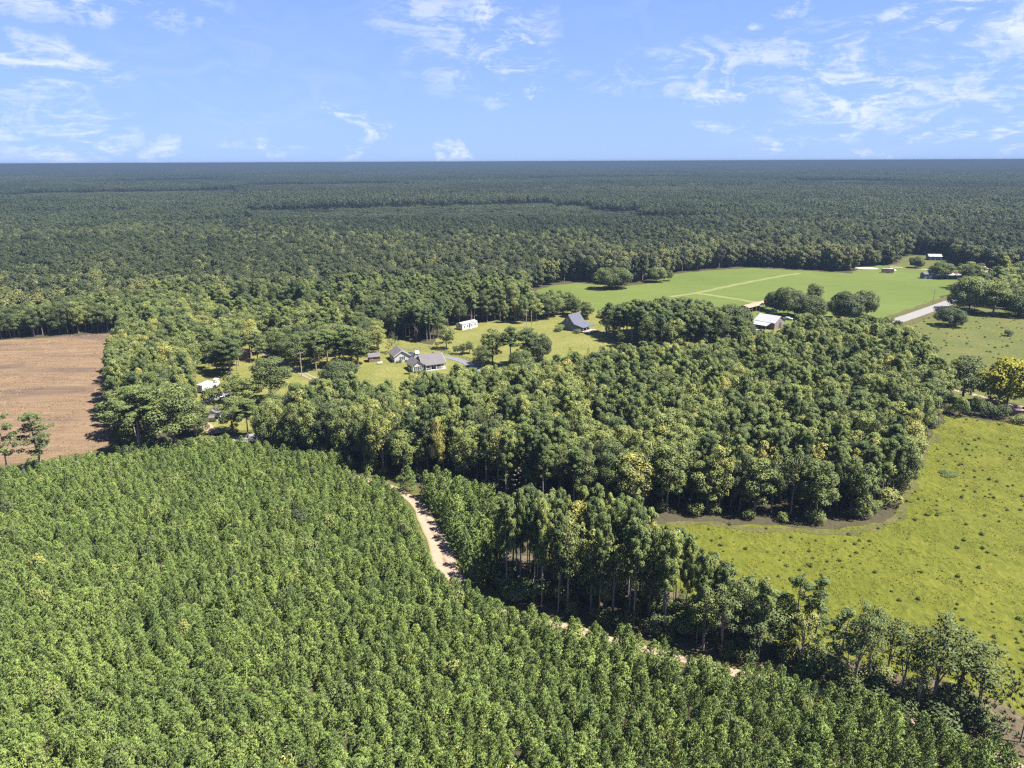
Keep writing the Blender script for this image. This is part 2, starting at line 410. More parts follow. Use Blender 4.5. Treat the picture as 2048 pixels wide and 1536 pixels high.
def sheet(name, P, z, mat, amp=0.9, step=3.0, seed=1.0):
    Q = rough_outline(P, step, amp, seed) if amp else [np.array(p) for p in P]
    vs = [Vector((q[0], q[1], z)) for q in Q]
    tr = tessellate_polygon([vs])
    me = bpy.data.meshes.new(name)
    me.from_pydata([tuple(v) for v in vs], [], [tuple(t) for t in tr])
    bm = bmesh.new(); bm.from_mesh(me); bmesh.ops.recalc_face_normals(bm, faces=bm.faces)
    for f in bm.faces:
        if f.normal.z < 0: f.normal_flip()
    bm.to_mesh(me); bm.free()
    me.materials.append(mat)
    o = bpy.data.objects.new(name, me); link(o); tag(o, kind='structure')
    return o

def spline(P, step=2.0):
    P = [np.array(p, float) for p in P]
    P = [2 * P[0] - P[1]] + P + [2 * P[-1] - P[-2]]
    out = []
    for i in range(1, len(P) - 2):
        p0, p1, p2, p3 = P[i - 1:i + 3]
        k = max(2, int(np.linalg.norm(p2 - p1) / step))
        for j in range(k):
            t = j / k
            out.append(0.5 * ((2 * p1) + (-p0 + p2) * t + (2 * p0 - 5 * p1 + 4 * p2 - p3) * t * t + (-p0 + 3 * p1 - 3 * p2 + p3) * t ** 3))
    out.append(P[-2])
    return np.array(out)

def ribbon(name, C, width, z, mat, amp=0.3, seed=2.0, lanes=(-1, -0.5, 0, 0.5, 1)):
    C = np.asarray(C); T = np.gradient(C, axis=0); T /= np.linalg.norm(T, axis=1)[:, None]
    N = np.stack([-T[:, 1], T[:, 0]], 1)
    s = np.concatenate([[0], np.cumsum(np.linalg.norm(np.diff(C, axis=0), axis=1))])
    wd = width if hasattr(width, '__len__') else np.full(len(C), width)
    V, A = [], []
    for i in range(len(C)):
        for l in lanes:
            hw = wd[i] / 2 + wob(s[i], seed + (3 if l > 0 else 0), amp)
            p = C[i] + N[i] * l * hw
            V.append((p[0], p[1], z)); A.append(l)
    k = len(lanes)
    F = [(i * k + j, i * k + j + 1, (i + 1) * k + j + 1, (i + 1) * k + j) for i in range(len(C) - 1) for j in range(k - 1)]
    F = np.array(F)[:, ::-1]
    me = fast_mesh(name, V, F, [mat], attrs={'across': A})
    o = bpy.data.objects.new(name, me); link(o); tag(o, kind='structure')
    return o

def ground_sheet():
    xs = np.unique(np.concatenate([np.linspace(-36000, -3000, 12), np.linspace(-3000, -600, 9), np.linspace(-600, 600, 25), np.linspace(600, 3000, 9), np.linspace(3000, 36000, 12)]))
    n = len(xs); X, Y = np.meshgrid(xs, xs, indexing='ij')
    V = np.stack([X.ravel(), Y.ravel(), np.zeros(n * n)], 1)
    I = np.arange(n * n).reshape(n, n)
    F = np.stack([I[:-1, :-1].ravel(), I[1:, :-1].ravel(), I[1:, 1:].ravel(), I[:-1, 1:].ravel()], 1)
    o = bpy.data.objects.new('ground', fast_mesh('ground', V, F, [M['floor']])); link(o); tag(o, kind='structure')
ground_sheet()

# outlines traced on the ground (third value: the height the traced edge lies at)
PLANT_A = clean([(-160, 985, 1.8), (-60, 962, 1.8), (0, 952, 1.8), (60, 950, 1.8), (110, 936, 1.8), (230, 914, 1.8), (330, 900, 1.8), (480, 893, 1.8), (600, 908, 1.8), (700, 930, 1.8), (760, 962, 1.8), (795, 992, 1.8), (825, 1035, 1.8), (845, 1080, 1.8), (866, 1125, 1.8),
                 (890, 1160, 1.8), (940, 1205, 0), (1000, 1235, 0), (1060, 1255, 0), (1160, 1278, 0), (1240, 1302, 0), (1340, 1332, 0), (1440, 1360, 0), (1530, 1368, 0), (1620, 1384, 0), (1700, 1410, 0), (1740, 1430, 0), (1800, 1452, 0),
                 (1880, 1474, 0), (1960, 1494, 0), (2048, 1530, 0), (2200, 1600, 0), (2260, 1760), (-260, 1760)])
PLANT_B = clean([(790, 958, 6), (800, 946, 6), (860, 946, 6), (930, 955, 6), (975, 972, 6), (985, 1000, 6), (1002, 1055, 6), (1012, 1100, 6), (1000, 1150), (985, 1188), (965, 1188), (925, 1140), (905, 1090), (882, 1045), (850, 1000), (822, 978)])
TRACK_PX = [(690, 950), (760, 968), (802, 985), (832, 1008), (856, 1045), (878, 1092), (893, 1130), (932, 1178), (985, 1212), (1060, 1241), (1160, 1262), (1260, 1292), (1400, 1330), (1500, 1352), (1600, 1378), (1720, 1408), (1830, 1446), (1920, 1480), (2060, 1545)]
TRACK = spline([G(*p) for p in TRACK_PX])
ROAD = spline([G(*p) for p in [(-330, 1010), (-120, 972), (55, 945), (300, 907), (475, 881), (640, 853), (1110, 764), (1430, 726), (1640, 690), (1800, 640), (1905, 603)]] + [G(1905, 603) + (G(1905, 603) - G(1800, 640)) * q for q in (0.6, 1.4, 2.4)], 4)
PASTURE = clean([(1180, 1062), (1330, 1046), (1420, 1046), (1560, 1056), (1700, 1056), (1772, 1044), (1812, 1005), (1822, 960), (1838, 915), (1868, 868), (1890, 832), (1990, 842), (2048, 850), (2200, 880), (2420, 1000), (2500, 1300), (2300, 1480), (2020, 1420), (1880, 1370), (1720, 1330), (1560, 1292), (1440, 1240), (1330, 1180), (1220, 1130)])
PASTURE2 = clean([(1760, 668), (1830, 640), (1905, 612), (1990, 618), (2100, 632), (2300, 640), (2460, 780), (2300, 840), (2048, 825), (1960, 812), (1890, 812), (1860, 770), (1850, 700)])
FIELD = clean([(1040, 612), (1062, 586), (1100, 572), (1155, 566), (1240, 574), (1290, 568), (1346, 548), (1420, 541), (1500, 536), (1600, 541), (1700, 547), (1722, 536), (1750, 531), (1800, 529), (1850, 532), (1900, 549), (1915, 562), (1906, 584), (1880, 596), (1810, 626), (1740, 650), (1640, 660), (1480, 650), (1330, 632), (1240, 620), (1180, 618), (1110, 610), (1060, 612)])
CLEARING = clean([(1792, 532), (1806, 515), (1832, 511), (1880, 515), (1900, 524), (1920, 540), (1990, 548), (2060, 548), (2060, 560), (1960, 566), (1912, 564), (1890, 552), (1840, 535)])
BROWN = clean([(-420, 700), (-200, 688), (0, 681), (100, 675), (196, 668), (244, 672), (252, 690), (232, 720), (222, 755), (222, 800), (232, 850), (244, 884), (180, 905), (60, 926), (0, 935), (-200, 960), (-420, 990)])
LAWN = clean([(384, 655), (440, 632), (560, 630), (690, 650), (752, 672), (862, 690), (900, 652), (1000, 640), (1040, 614), (1110, 600), (1200, 608), (1330, 624), (1480, 640), (1640, 650), (1640, 705), (1400, 742), (1200, 750), (1000, 775), (880, 806), (760, 822), (640, 838), (480, 882), (400, 882), (392, 800), (382, 720)])
W1 = clean([(476, 900), (560, 910), (640, 922), (700, 940), (800, 955), (900, 968), (980, 988), (1050, 1008), (1150, 1020), (1300, 1022), (1400, 1028), (1560, 1038), (1700, 1038), (1757, 1028), (1796, 992), (1806, 955), (1822, 910), (1852, 862), (1880, 828), (1882, 800),
            (1900, 724, 9), (1830, 668, 9), (1740, 640, 9), (1640, 644, 9), (1570, 650, 9), (1530, 660, 9), (1500, 680, 9), (1440, 690, 9), (1300, 695, 9), (1200, 708, 9), (1100, 720, 9), (1000, 732, 9), (930, 742, 9), (880, 748, 9), (800, 774, 9), (740, 775, 9), (660, 765, 9), (600, 770, 9), (540, 795, 9), (490, 850, 9)])
SKY_W1 = [(480, 850), (540, 790), (600, 765), (650, 758), (700, 760), (740, 768), (790, 772), (830, 752), (870, 745), (900, 742), (940, 738), (1000, 728), (1060, 726), (1100, 716), (1150, 712), (1200, 704), (1250, 694), (1300, 690), (1400, 690), (1480, 688), (1500, 676), (1530, 664), (1572, 660), (1600, 632), (1640, 640), (1700, 645), (1740, 638), (1790, 650), (1830, 668), (1880, 690), (1905, 722)]
SKY_STAND = [(985, 985), (1010, 950), (1040, 952), (1080, 980), (1120, 970), (1170, 965), (1230, 980), (1290, 995), (1320, 1030), (1350, 1062), (1380, 1085), (1440, 1112), (1500, 1160), (1560, 1160), (1600, 1180), (1660, 1215)]
SKY_GROVE = [(1185, 640), (1210, 612), (1270, 602), (1330, 592), (1400, 600), (1450, 625), (1500, 650)]
SKY_W4 = [(1000, 600), (1040, 578), (1070, 590), (1100, 586), (1140, 592), (1165, 602), (1190, 626)]
W2 = clean([(248, 888), (228, 820), (232, 760), (250, 700), (256, 668), (384, 655), (392, 705), (388, 725), (398, 752), (386, 790), (392, 850), (372, 884), (310, 892)])
FAR = clean([(-500, 700), (-200, 685), (0, 678), (100, 672), (190, 665), (262, 668), (300, 690), (384, 653), (440, 630), (560, 628), (690, 648), (752, 670), (866, 688), (898, 652), (1000, 642), (1056, 632), (1036, 612), (1058, 584), (1100, 569), (1155, 562), (1240, 570), (1290, 564), (1344, 546), (1420, 538), (1500, 533), (1600, 538), (1700, 544), (1722, 533),
             (1786, 531), (1803, 513), (1832, 508), (1884, 512), (1905, 522), (1922, 538), (1990, 545), (2062, 545), (2070, 560), (2110, 575), (2200, 600), (2500, 640), (3200, 600), (3200, 500), (2900, 420), (-900, 420), (-900, 600)])
NE = clean([(1918, 566), (1960, 570), (2070, 563), (2300, 590), (2300, 630), (2060, 628), (2000, 616), (1935, 608), (1922, 588)])
W4 = clean([(1000, 648), (1050, 648), (1092, 640), (1130, 632), (1180, 640), (1215, 640), (1200, 624), (1120, 616), (1050, 617)])
GROVE = clean([(1198, 664), (1240, 690), (1320, 712), (1480, 712), (1502, 690), (1440, 666), (1300, 662)])
STAND = clean([(990, 1196), (1120, 1236), (1250, 1260), (1400, 1298), (1540, 1334), (1550, 1300), (1480, 1262), (1400, 1220), (1300, 1168), (1180, 1142), (1080, 1128), (1006, 1122)])

sheet('pasture', PASTURE, 0.06, M['pasture'], 1.6, 3, 1)
sheet('pasture', PASTURE2, 0.06, M['pasture_green'], 1.6, 3, 2)
sheet('hay_field', FIELD, 0.06, M['hay'], 2.0, 5, 3)
sheet('farmyard_grass', CLEARING, 0.10, M['pasture_green'], 2.0, 5, 4)
sheet('harvested_field', BROWN, 0.06, M['stubble'], 1.6, 4, 5)
sheet('lawn', LAWN, 0.03, M['lawn'], 1.5, 4, 6)
sheet('roadside_grass', clean([(-160, 975), (0, 936), (70, 928), (180, 908), (250, 886), (300, 884), (420, 880), (440, 895), (330, 915), (200, 940), (0, 972), (-160, 1000)]), 0.11, M['verge'], 1.0, 3, 7)
sheet('woodland_floor', [tuple(p) for p in clean([(985, 1205), (1100, 1246), (1250, 1280), (1400, 1318), (1560, 1358), (1720, 1398), (1900, 1450), (2060, 1520), (2160, 1500), (2020, 1415), (1880, 1365), (1720, 1326), (1560, 1288), (1440, 1236), (1330, 1176), (1220, 1128), (1020, 1110)])], 0.12, M['litter'], 1.2, 3, 8)
ribbon('grass_verge', TRACK, np.interp(np.arange(len(TRACK)), np.array([0, .12, .2, .35, .45, .6, 1]) * len(TRACK), [9, 10, 11, 9, 7.5, 5, 5]), 0.16, M['verge'], 0.9)
ribbon('dirt_track', TRACK, np.interp(np.arange(len(TRACK)), np.array([0, .12, .2, .3, .34, .42, .5, 1]) * len(TRACK), [2.6, 2.6, 3.4, 4.4, 5.6, 2.8, 2.0, 2.0]), 0.20, M['sand'], 0.45)
edge_pts = spline([G(*p) for p in [(1330, 1047), (1420, 1050), (1560, 1062), (1700, 1064), (1775, 1050), (1812, 1000), (1826, 955), (1845, 910), (1875, 868)]])
ribbon('bare_strip', edge_pts, 2.0, 0.10, M['verge'], 1.3)
ribbon('grass_verge', ROAD, 17, 0.13, M['verge'], 1.2)
ribbon('country_road', ROAD, 7.2, 0.16, M['road'], 0.06)
ribbon('driveway', spline([G(*p) for p in [(812, 716), (845, 712), (886, 714), (916, 720), (942, 731), (958, 738), (985, 752)]]), 3.6, 0.12, M['asphalt'], 0.05)
ribbon('farm_drive', spline([G(*p) for p in [(505, 694), (540, 712), (588, 737), (612, 750), (650, 770), (690, 800)]]), 3.4, 0.12, M['drive'], 0.25)
ribbon('farm_drive', spline([G(*p) for p in [(380, 818), (404, 806), (430, 796), (462, 786)]]), 3.0, 0.12, M['asphalt'], 0.3)
ribbon('farm_drive', spline([G(*p) for p in [(372, 838), (405, 848), (432, 868), (455, 885)]]), 3.8, 0.13, M['sand'], 0.3)
ribbon('farm_drive', spline([G(*p) for p in [(1880, 774), (1915, 782), (1976, 797), (2048, 816), (2200, 850)]]), 2.8, 0.12, M['sand'], 0.2)
ribbon('farm_drive', spline([G(*p) for p in [(1780, 534), (1800, 535.5), (1860, 540), (1920, 548), (2060, 552)]]), 6, 0.16, M['sand'], 0.5)
ribbon('farm_drive', spline([G(*p) for p in [(1455, 668), (1484, 672), (1510, 664), (1530, 655)]]), 3.5, 0.12, M['sand'], 0.3)
ribbon('mown_strip', spline([G(*p) for p in [(1340, 594), (1370, 590), (1405, 584), (1480, 568), (1560, 553), (1600, 547)]], 4), 4.5, 0.12, M['swath'], 0.8)
ribbon('mown_strip', spline([G(*p) for p in [(1390, 587), (1430, 592), (1480, 600), (1524, 607)]], 4), 5.5, 0.13, M['swath'], 0.8)

# ------------------------------------------------------------------ trees: crown and trunk meshes
def quads(P, Nrm, size, aspect, rng, along=None, out=None):
    "leaf quads at P facing Nrm"
    n = len(P)
    r = rng.normal(size=(n, 3)) if along is None else along
    T = r - (r * Nrm).sum(1)[:, None] * Nrm
    T /= np.linalg.norm(T, axis=1)[:, None] + 1e-9
    B = np.cross(Nrm, T)
    a = (size * 0.5)[:, None]; b = (size * 0.5 * aspect)[:, None]
    bend = Nrm * (size * 0.12)[:, None]
    V = np.stack([P - T * a, P - B * b + bend, P + T * a, P + B * b + bend], 1).reshape(-1, 3)
    F = np.arange(4 * n).reshape(n, 4)
    return V, F, np.repeat(Nrm if out is None else out, 4, axis=0)

def unit(v): return v / (np.linalg.norm(v, axis=-1, keepdims=True) + 1e-9)

def blob_leaves(lobes, per_area, size, rng, aspect=0.75, flat=0.85, up=0.35, rand=0.55, cen=None):
    "leaf quads over the outsides of ellipsoid lobes (x,y,z,r,lob)"
    Ps, Ns, Ls, Os = [], [], [], []
    L = np.array([l[:4] for l in lobes]); C0 = L[:, :3].mean(0) if cen is None else np.asarray(cen)
    for (x, y, z, r, lv) in lobes:
        n = max(6, int(per_area * 4 * math.pi * r * r))
        d = unit(rng.normal(size=(n, 3)))
        d = d[(d[:, 2] > -0.75)]
        rad = r * (1 - 0.30 * rng.rand(len(d)) ** 2.2) * (1 + 0.09 * rng.normal(size=len(d)))
        p = np.array([x, y, z]) + d * rad[:, None] * np.array([1, 1, flat])
        if len(lobes) > 1:
            dd = ((p[:, None, :] - L[None, :, :3]) ** 2).sum(2) / (L[None, :, 3] * 0.62) ** 2
            keep = (dd.min(1) > 1.0)
            p, d = p[keep], d[keep]
        Ps.append(p); Ns.append(unit(d + np.array([0, 0, up]) + rand * rng.normal(size=d.shape))); Ls.append(np.full(len(p), lv)); Os.append(unit(0.75 * d + 0.40 * unit(p - C0) + [0, 0, 0.8]))
    P, N, Lb = np.concatenate(Ps), np.concatenate(Ns), np.concatenate(Ls)
    sz = size * (0.6 + 0.8 * rng.rand(len(P)))
    V, F, O = quads(P, N, sz, aspect, rng, out=np.concatenate(Os))
    return V, F, np.repeat(Lb + 0.0, 4), O

def tube_np(pts, rad, n=5):
    pts = np.asarray(pts, float); k = len(pts)
    V, F = [], []
    for i in range(k):
        d = unit(pts[min(i + 1, k - 1)] - pts[max(i - 1, 0)])
        a = unit(np.cross(d, [0.3, 1, 0.2])); b = np.cross(d, a)
        for j in range(n):
            t = 2 * math.pi * j / n
            V.append(pts[i] + rad[i] * (math.cos(t) * a + math.sin(t) * b))
    for i in range(k - 1):
        for j in range(n):
            F.append((i * n + j, i * n + (j + 1) % n, (i + 1) * n + (j + 1) % n, (i + 1) * n + j))
    return np.array(V), np.array(F)

def join(parts):
    V, F, A, N, o = [], [], [], [], 0
    for p in parts:
        V.append(p[0]); F.append(p[1] + o); A.append(p[2] if len(p) > 2 else np.zeros(len(p[0])))
        N.append(p[3] if len(p) > 3 else np.zeros((len(p[0]), 3))); o += len(p[0])
    return np.concatenate(V), np.concatenate(F), np.concatenate(A), np.concatenate(N)

def make_broad(seed, H=16.0, Rc=4.2, base=0.28, leaf=0.36, dens=14.0, nl=17, droop=1.0, open_=0.0):
    rng = np.random.RandomState(seed)
    cz, hz = H * (1 + base) / 2, H * (1 - base) / 2
    lobes, limbs = [], []
    lean = rng.normal(size=2) * 0.25
    for i in range(nl):
        th = 2.4 * i + rng.rand() * 0.9; zz = -0.75 + 1.7 * (i + 0.5) / nl + rng.normal() * 0.08
        zz = max(-0.8, min(0.92, zz))
        rr = math.sqrt(max(0.03, 1 - zz * zz)) * (0.72 + 0.22 * rng.rand())
        r = Rc * (0.30 + 0.16 * rng.rand()) * (1 - 0.25 * abs(zz)) * (1 - 0.3 * open_)
        x, y, z = Rc * rr * math.cos(th) * 0.85 + lean[0] * zz, Rc * rr * math.sin(th) * 0.85 + lean[1] * zz, cz + zz * hz * 0.88
        lobes.append((x, y, z, r, rng.rand() - 0.5)); limbs.append((x, y, z))
    lobes.append((0, 0, cz + hz * 0.35, Rc * 0.5, 0.0)); lobes.append((0, 0, cz - hz * 0.2, Rc * 0.5, -0.2))
    C4 = blob_leaves(lobes, dens, leaf, rng)
    tr = [tube_np([(0, 0, -0.3), (0.05, 0, H * 0.2), (lean[0] * .3, lean[1] * .3, H * 0.5), (lean[0], lean[1], H * 0.85)], [H * 0.02, H * 0.0155, H * 0.01, 0.04], 6)]
    for (x, y, z) in limbs[::2]:
        z0 = H * (0.24 + 0.3 * rng.rand())
        tr.append(tube_np([(0, 0, z0), (x * 0.45, y * 0.45, z0 + (z - z0) * 0.55), (x * 0.95, y * 0.95, z)], [H * 0.008, H * 0.005, 0.03], 4))
    return C4, join(tr)

def make_pine(seed, H=20.0, Rc=2.9, base=0.52, dens=20.0, leaf=0.43, nb=30, sparse=1.0):
    rng = np.random.RandomState(seed)
    lobes, tr = [], []
    bx, by = rng.normal(size=2) * 0.35
    ctr = lambda z: np.array([bx * (z / H) ** 2 + 0.15 * math.sin(z * 0.4 + seed), by * (z / H) ** 2, z])
    zs = np.linspace(-0.3, H * 0.97, 8)
    tr.append(tube_np([ctr(z) for z in zs], [max(0.03, H * 0.0125 * (1 - 0.85 * max(z, 0) / H)) for z in zs], 6))
    for i in range(nb):
        t = (i + rng.rand() * 0.8) / nb
        z = H * (base + (0.96 - base) * t)
        L = Rc * (0.45 + 0.75 * math.sin(math.pi * min(1, 0.22 + 0.80 * t)) ** 0.8) * (0.6 + 0.5 * rng.rand())
        if t > 0.9: L *= 0.5
        th = 2.399 * i + rng.normal() * 0.5
        d = np.array([math.cos(th), math.sin(th), 0.12 + 0.45 * t + 0.1 * rng.normal()])
        p0 = ctr(z); p1 = p0 + d * L
        tr.append(tube_np([p0, p0 + d * L * 0.55 + [0, 0, -0.1], p1], [0.07, 0.05, 0.02], 3))
        lv = rng.rand() - 0.5
        for q in np.linspace(0.5, 1.0, 3 if L > 1.6 else 2):
            if rng.rand() > sparse: continue
            p = p0 + d * L * q + rng.normal(size=3) * 0.25
            lobes.append((p[0], p[1], p[2] + 0.15, (0.52 + 0.42 * rng.rand()), lv))
    lobes.append((*ctr(H * 0.97), 0.6, 0.2))
    Ps = [blob_leaves([l], dens, leaf, rng, aspect=0.36, flat=0.7, up=0.5, rand=0.7, cen=(0, 0, H * 0.62)) for l in lobes]
    return join(Ps), join(tr)

def make_young(seed, H=6.0, Rb=1.5):
    rng = np.random.RandomState(seed)
    Ps, Ds, Ls = [], [], []
    nlev = 10
    for k in range(nlev):
        t = k / (nlev - 1); z = H * (0.14 + 0.80 * t)
        rr = Rb * (1 - t ** 1.15) ** 0.8 * (0.8 + 0.4 * rng.rand()) + 0.18
        nb = int(8 - 3.5 * t)
        for b in range(nb):
            th = 2 * math.pi * (b + rng.rand() * 0.5) / nb + k * 1.3
            L = rr * (0.75 + 0.4 * rng.rand()); lv = rng.rand() - 0.5
            rise = 0.35 + 0.6 * t
            for q in ((0.55, 0.82, 1.02) if L > 0.6 else (0.6, 1.0)):
                c = np.array([math.cos(th) * L * q, math.sin(th) * L * q, z + L * q * rise])
                ax = unit(np.array([math.cos(th) * 0.55, math.sin(th) * 0.55, 0.9]) + rng.normal(size=3) * 0.15)
                m = 10
                dd = unit(ax[None, :] * 1.0 + 0.62 * rng.normal(size=(m, 3)))
                Ps.append(c + dd * 0.2); Ds.append(dd); Ls.append(np.full(m, lv))
    c = np.array([0, 0, H * 0.97]); dd = unit(np.array([[0, 0, 1.0]]) + 0.5 * rng.normal(size=(10, 3)))
    Ps.append(c + dd * 0.2); Ds.append(dd); Ls.append(np.full(10, 0.3))
    P, D, Lb = np.concatenate(Ps), np.concatenate(Ds), np.concatenate(Ls)
    Nn = unit(np.cross(D, rng.normal(size=D.shape)))
    rad = unit(P * [1, 1, 0.0] + 1e-6)
    V, F, O = quads(P, Nn, 0.50 * (0.6 + 0.7 * rng.rand(len(P))), 0.22, rng, along=D, out=unit(0.32 * rad + 0.25 * D + [0, 0, 0.9]))
    return (V, F, np.repeat(Lb, 4), O), join([tube_np([(0, 0, -0.2), (0.02, 0, H * 0.5), (0, 0, H * 0.95)], [0.09, 0.06, 0.02], 5)])

def make_bush(seed, H=2.2, Rc=1.5, leaf=0.19, dens=42):
    rng = np.random.RandomState(seed)
    lobes = []
    for i in range(8):
        th = 2.4 * i; rr = Rc * (0.25 + 0.45 * rng.rand()); r = Rc * (0.35 + 0.2 * rng.rand())
        lobes.append((rr * math.cos(th), rr * math.sin(th), H * (0.3 + 0.45 * rng.rand()), r, rng.rand() - .5))
    C4 = blob_leaves(lobes, dens, leaf, rng)
    tr = []
    for k in range(4):
        th = 1.6 * k + rng.rand(); tr.append(tube_np([(0, 0, -0.1), (0.2 * math.cos(th), 0.2 * math.sin(th), H * 0.3), (0.6 * math.cos(th), 0.6 * math.sin(th), H * 0.65)], [0.06, 0.045, 0.02], 4))
    return C4, join(tr)

def make_snag(seed, H=12.0):
    rng = np.random.RandomState(seed)
    tr = [tube_np([(0, 0, -0.2), (0.1, 0.1, H * 0.5), (0.25, 0, H)], [0.2, 0.13, 0.03], 6)]
    Ps, Ds = [], []
    for i in range(34):
        z = H * (0.3 + 0.68 * i / 34); th = 2.4 * i; L = 0.6 + 2.0 * (1 - i / 34) ** 0.6 * (0.5 + rng.rand() * .7)
        d = np.array([math.cos(th), math.sin(th), 0.35 + 0.2 * rng.rand()])
        p1 = np.array([0.1, 0.05, z]) + d * L
        tr.append(tube_np([(0.1, 0.05, z), p1 * 0.5 + np.array([.05, .02, z * .5]), p1], [0.05, 0.035, 0.012], 3))
        for q in range(7):
            c = np.array([0.1, 0.05, z]) + d * L * (0.35 + 0.65 * rng.rand()); Ps.append(c); Ds.append(unit(d + rng.normal(size=3) * 0.8))
    P, D = np.array(Ps), np.array(Ds)
    V, F, O = quads(P, unit(np.cross(D, rng.normal(size=D.shape))), np.full(len(P), 0.8), 0.07, rng, along=D)
    return (V, F, np.zeros(len(V)), O), join(tr)

PROTO = {}
def proto(kind, parts, leafmat, barkmat=None):
    (V, F, A, O), (tV, tF, tA, tO) = parts
    c = fast_mesh('crown', V, F, [leafmat], attrs={'lob': A, 'out': O})
    t = fast_mesh('trunk', tV, tF, [barkmat or M['bark']], smooth=True)
    jV, jF, jA, jO = join([(V, F, A, O), (tV, tF, tA)])
    j = fast_mesh(kind, jV, jF, [leafmat, barkmat or M['bark']], np.r_[np.zeros(len(F)), np.ones(len(tF))], {'lob': jA, 'out': jO})
    PROTO.setdefault(kind, []).append((c, t, j, float(V[:, 2].max()), float(np.percentile(np.hypot(V[:, 0], V[:, 1]), 96))))

for s in range(6): proto('broad', make_broad(100 + s, H=15 + 1.2 * (s % 3), Rc=3.7 + 0.35 * (s % 4), base=0.08 + 0.05 * (s % 3), nl=19 + s), M['leaf'])
for s in range(3): proto('oak', make_broad(150 + s, H=11, Rc=6.0, base=0.10, nl=30, dens=13, leaf=0.40), M['leaf'])
for s in range(6): proto('pine', make_pine(200 + s, H=19 + (s % 3), Rc=2.5 + 0.3 * (s % 3), base=0.40 + 0.06 * (s % 3), nb=36), M['needle'], M['bark_pale'])
for s in range(2): proto('thin', make_pine(230 + s, H=17, Rc=2.3, base=0.32, nb=20, sparse=0.7), M['needle'], M['bark_pale'])
for s in range(3): proto('airy', make_broad(250 + s, H=16, Rc=3.6, base=0.34, nl=13, dens=9.0, leaf=0.34, open_=0.8), M['leaf'])
for s in range(8): proto('young', make_young(300 + s, H=5.2 + 0.25 * (s % 4), Rb=1.5 + 0.12 * (s % 3)), M['young'])
for s in range(4): proto('bush', make_bush(350 + s), M['leaf'])
proto('yellow', make_broad(371, H=11, Rc=5.2, base=0.14, nl=22, dens=9, leaf=0.48), M['yellow'])
proto('cedar', make_young(381, H=9.5, Rb=3.0), M['leaf'])
for s in range(2): proto('snag', make_snag(390 + s), M['twig'], M['twig'])

# ------------------------------------------------------------------ scattering
def in_poly(P, poly):
    poly = np.asarray(poly); x, y = P[:, 0], P[:, 1]
    ins = np.zeros(len(P), bool)
    x0, y0 = poly[:, 0], poly[:, 1]; x1, y1 = np.roll(x0, -1), np.roll(y0, -1)
    for a, b, c, d in zip(x0, y0, x1, y1):
        hit = ((b > y) != (d > y)) & (x < (c - a) * (y - b) / (d - b + 1e-12) + a)
        ins ^= hit
    return ins

def dist_line(P, L):
    best = np.full(len(P), 1e9)
    for a, b in zip(L[:-1], L[1:]):
        ab = b - a; t = np.clip(((P - a) @ ab) / (ab @ ab + 1e-9), 0, 1)
        best = np.minimum(best, np.linalg.norm(P - (a + t[:, None] * ab), axis=1))
    return best

def grid_points(poly, sp, jit, rng, ang=0.0, sp2=None):
    poly = np.asarray(poly); sp2 = sp2 or sp * 0.9
    c = poly.mean(0); r = np.abs(poly - c).max() * 1.5
    a = np.arange(-r, r, sp); b = np.arange(-r, r, sp2)
    X, Y = np.meshgrid(a, b); X = X + (np.arange(len(b))[:, None] % 2) * sp * 0.5
    P = np.stack([X.ravel(), Y.ravel()], 1) + rng.uniform(-jit, jit, (X.size, 2))
    ca, sa = math.cos(ang), math.sin(ang)
    P = P @ np.array([[ca, sa], [-sa, ca]]) + c
    return P[in_poly(P, poly)]

def in_frame(P, z=3.0, m=60):
    v = (np.column_stack([P, np.full(len(P), z - CAM_H)])) @ CR
    d = -v[:, 2]; ok = d > 1
    px = 1024 + FPX * v[:, 0] / np.maximum(d, 1); py = 768 - FPX * v[:, 1] / np.maximum(d, 1)
    return ok & (px > -m) & (px < 2048 + m) & (py < 1536 + m * 1.5)

NGROUP = {}
def scatter_nodes(coll):
    ng = bpy.data.node_groups.new('scatter', 'GeometryNodeTree')
    ng.interface.new_socket('Geometry', in_out='INPUT', socket_type='NodeSocketGeometry')
    ng.interface.new_socket('Geometry', in_out='OUTPUT', socket_type='NodeSocketGeometry')
    N, Lk = ng.nodes, ng.links
    gi, go = N.new('NodeGroupInput'), N.new('NodeGroupOutput')
    ci = N.new('GeometryNodeCollectionInfo'); ci.inputs['Collection'].default_value = coll
    ci.inputs['Separate Children'].default_value = True; ci.inputs['Reset Children'].default_value = True
    ip = N.new('GeometryNodeInstanceOnPoints'); ip.inputs['Pick Instance'].default_value = True
    def na(nm, dt):
        n = N.new('GeometryNodeInputNamedAttribute'); n.data_type = dt; n.inputs['Name'].default_value = nm; return n.outputs['Attribute']
    er = N.new('FunctionNodeEulerToRotation')
    Lk.new(na('rot', 'FLOAT_VECTOR'), er.inputs[0]); Lk.new(er.outputs[0], ip.inputs['Rotation'])
    Lk.new(na('scl', 'FLOAT_VECTOR'), ip.inputs['Scale']); Lk.new(na('pick', 'INT'), ip.inputs['Instance Index'])
    Lk.new(gi.outputs[0], ip.inputs['Points']); Lk.new(ci.outputs[0], ip.inputs['Instance']); Lk.new(ip.outputs[0], go.inputs[0])
    return ng

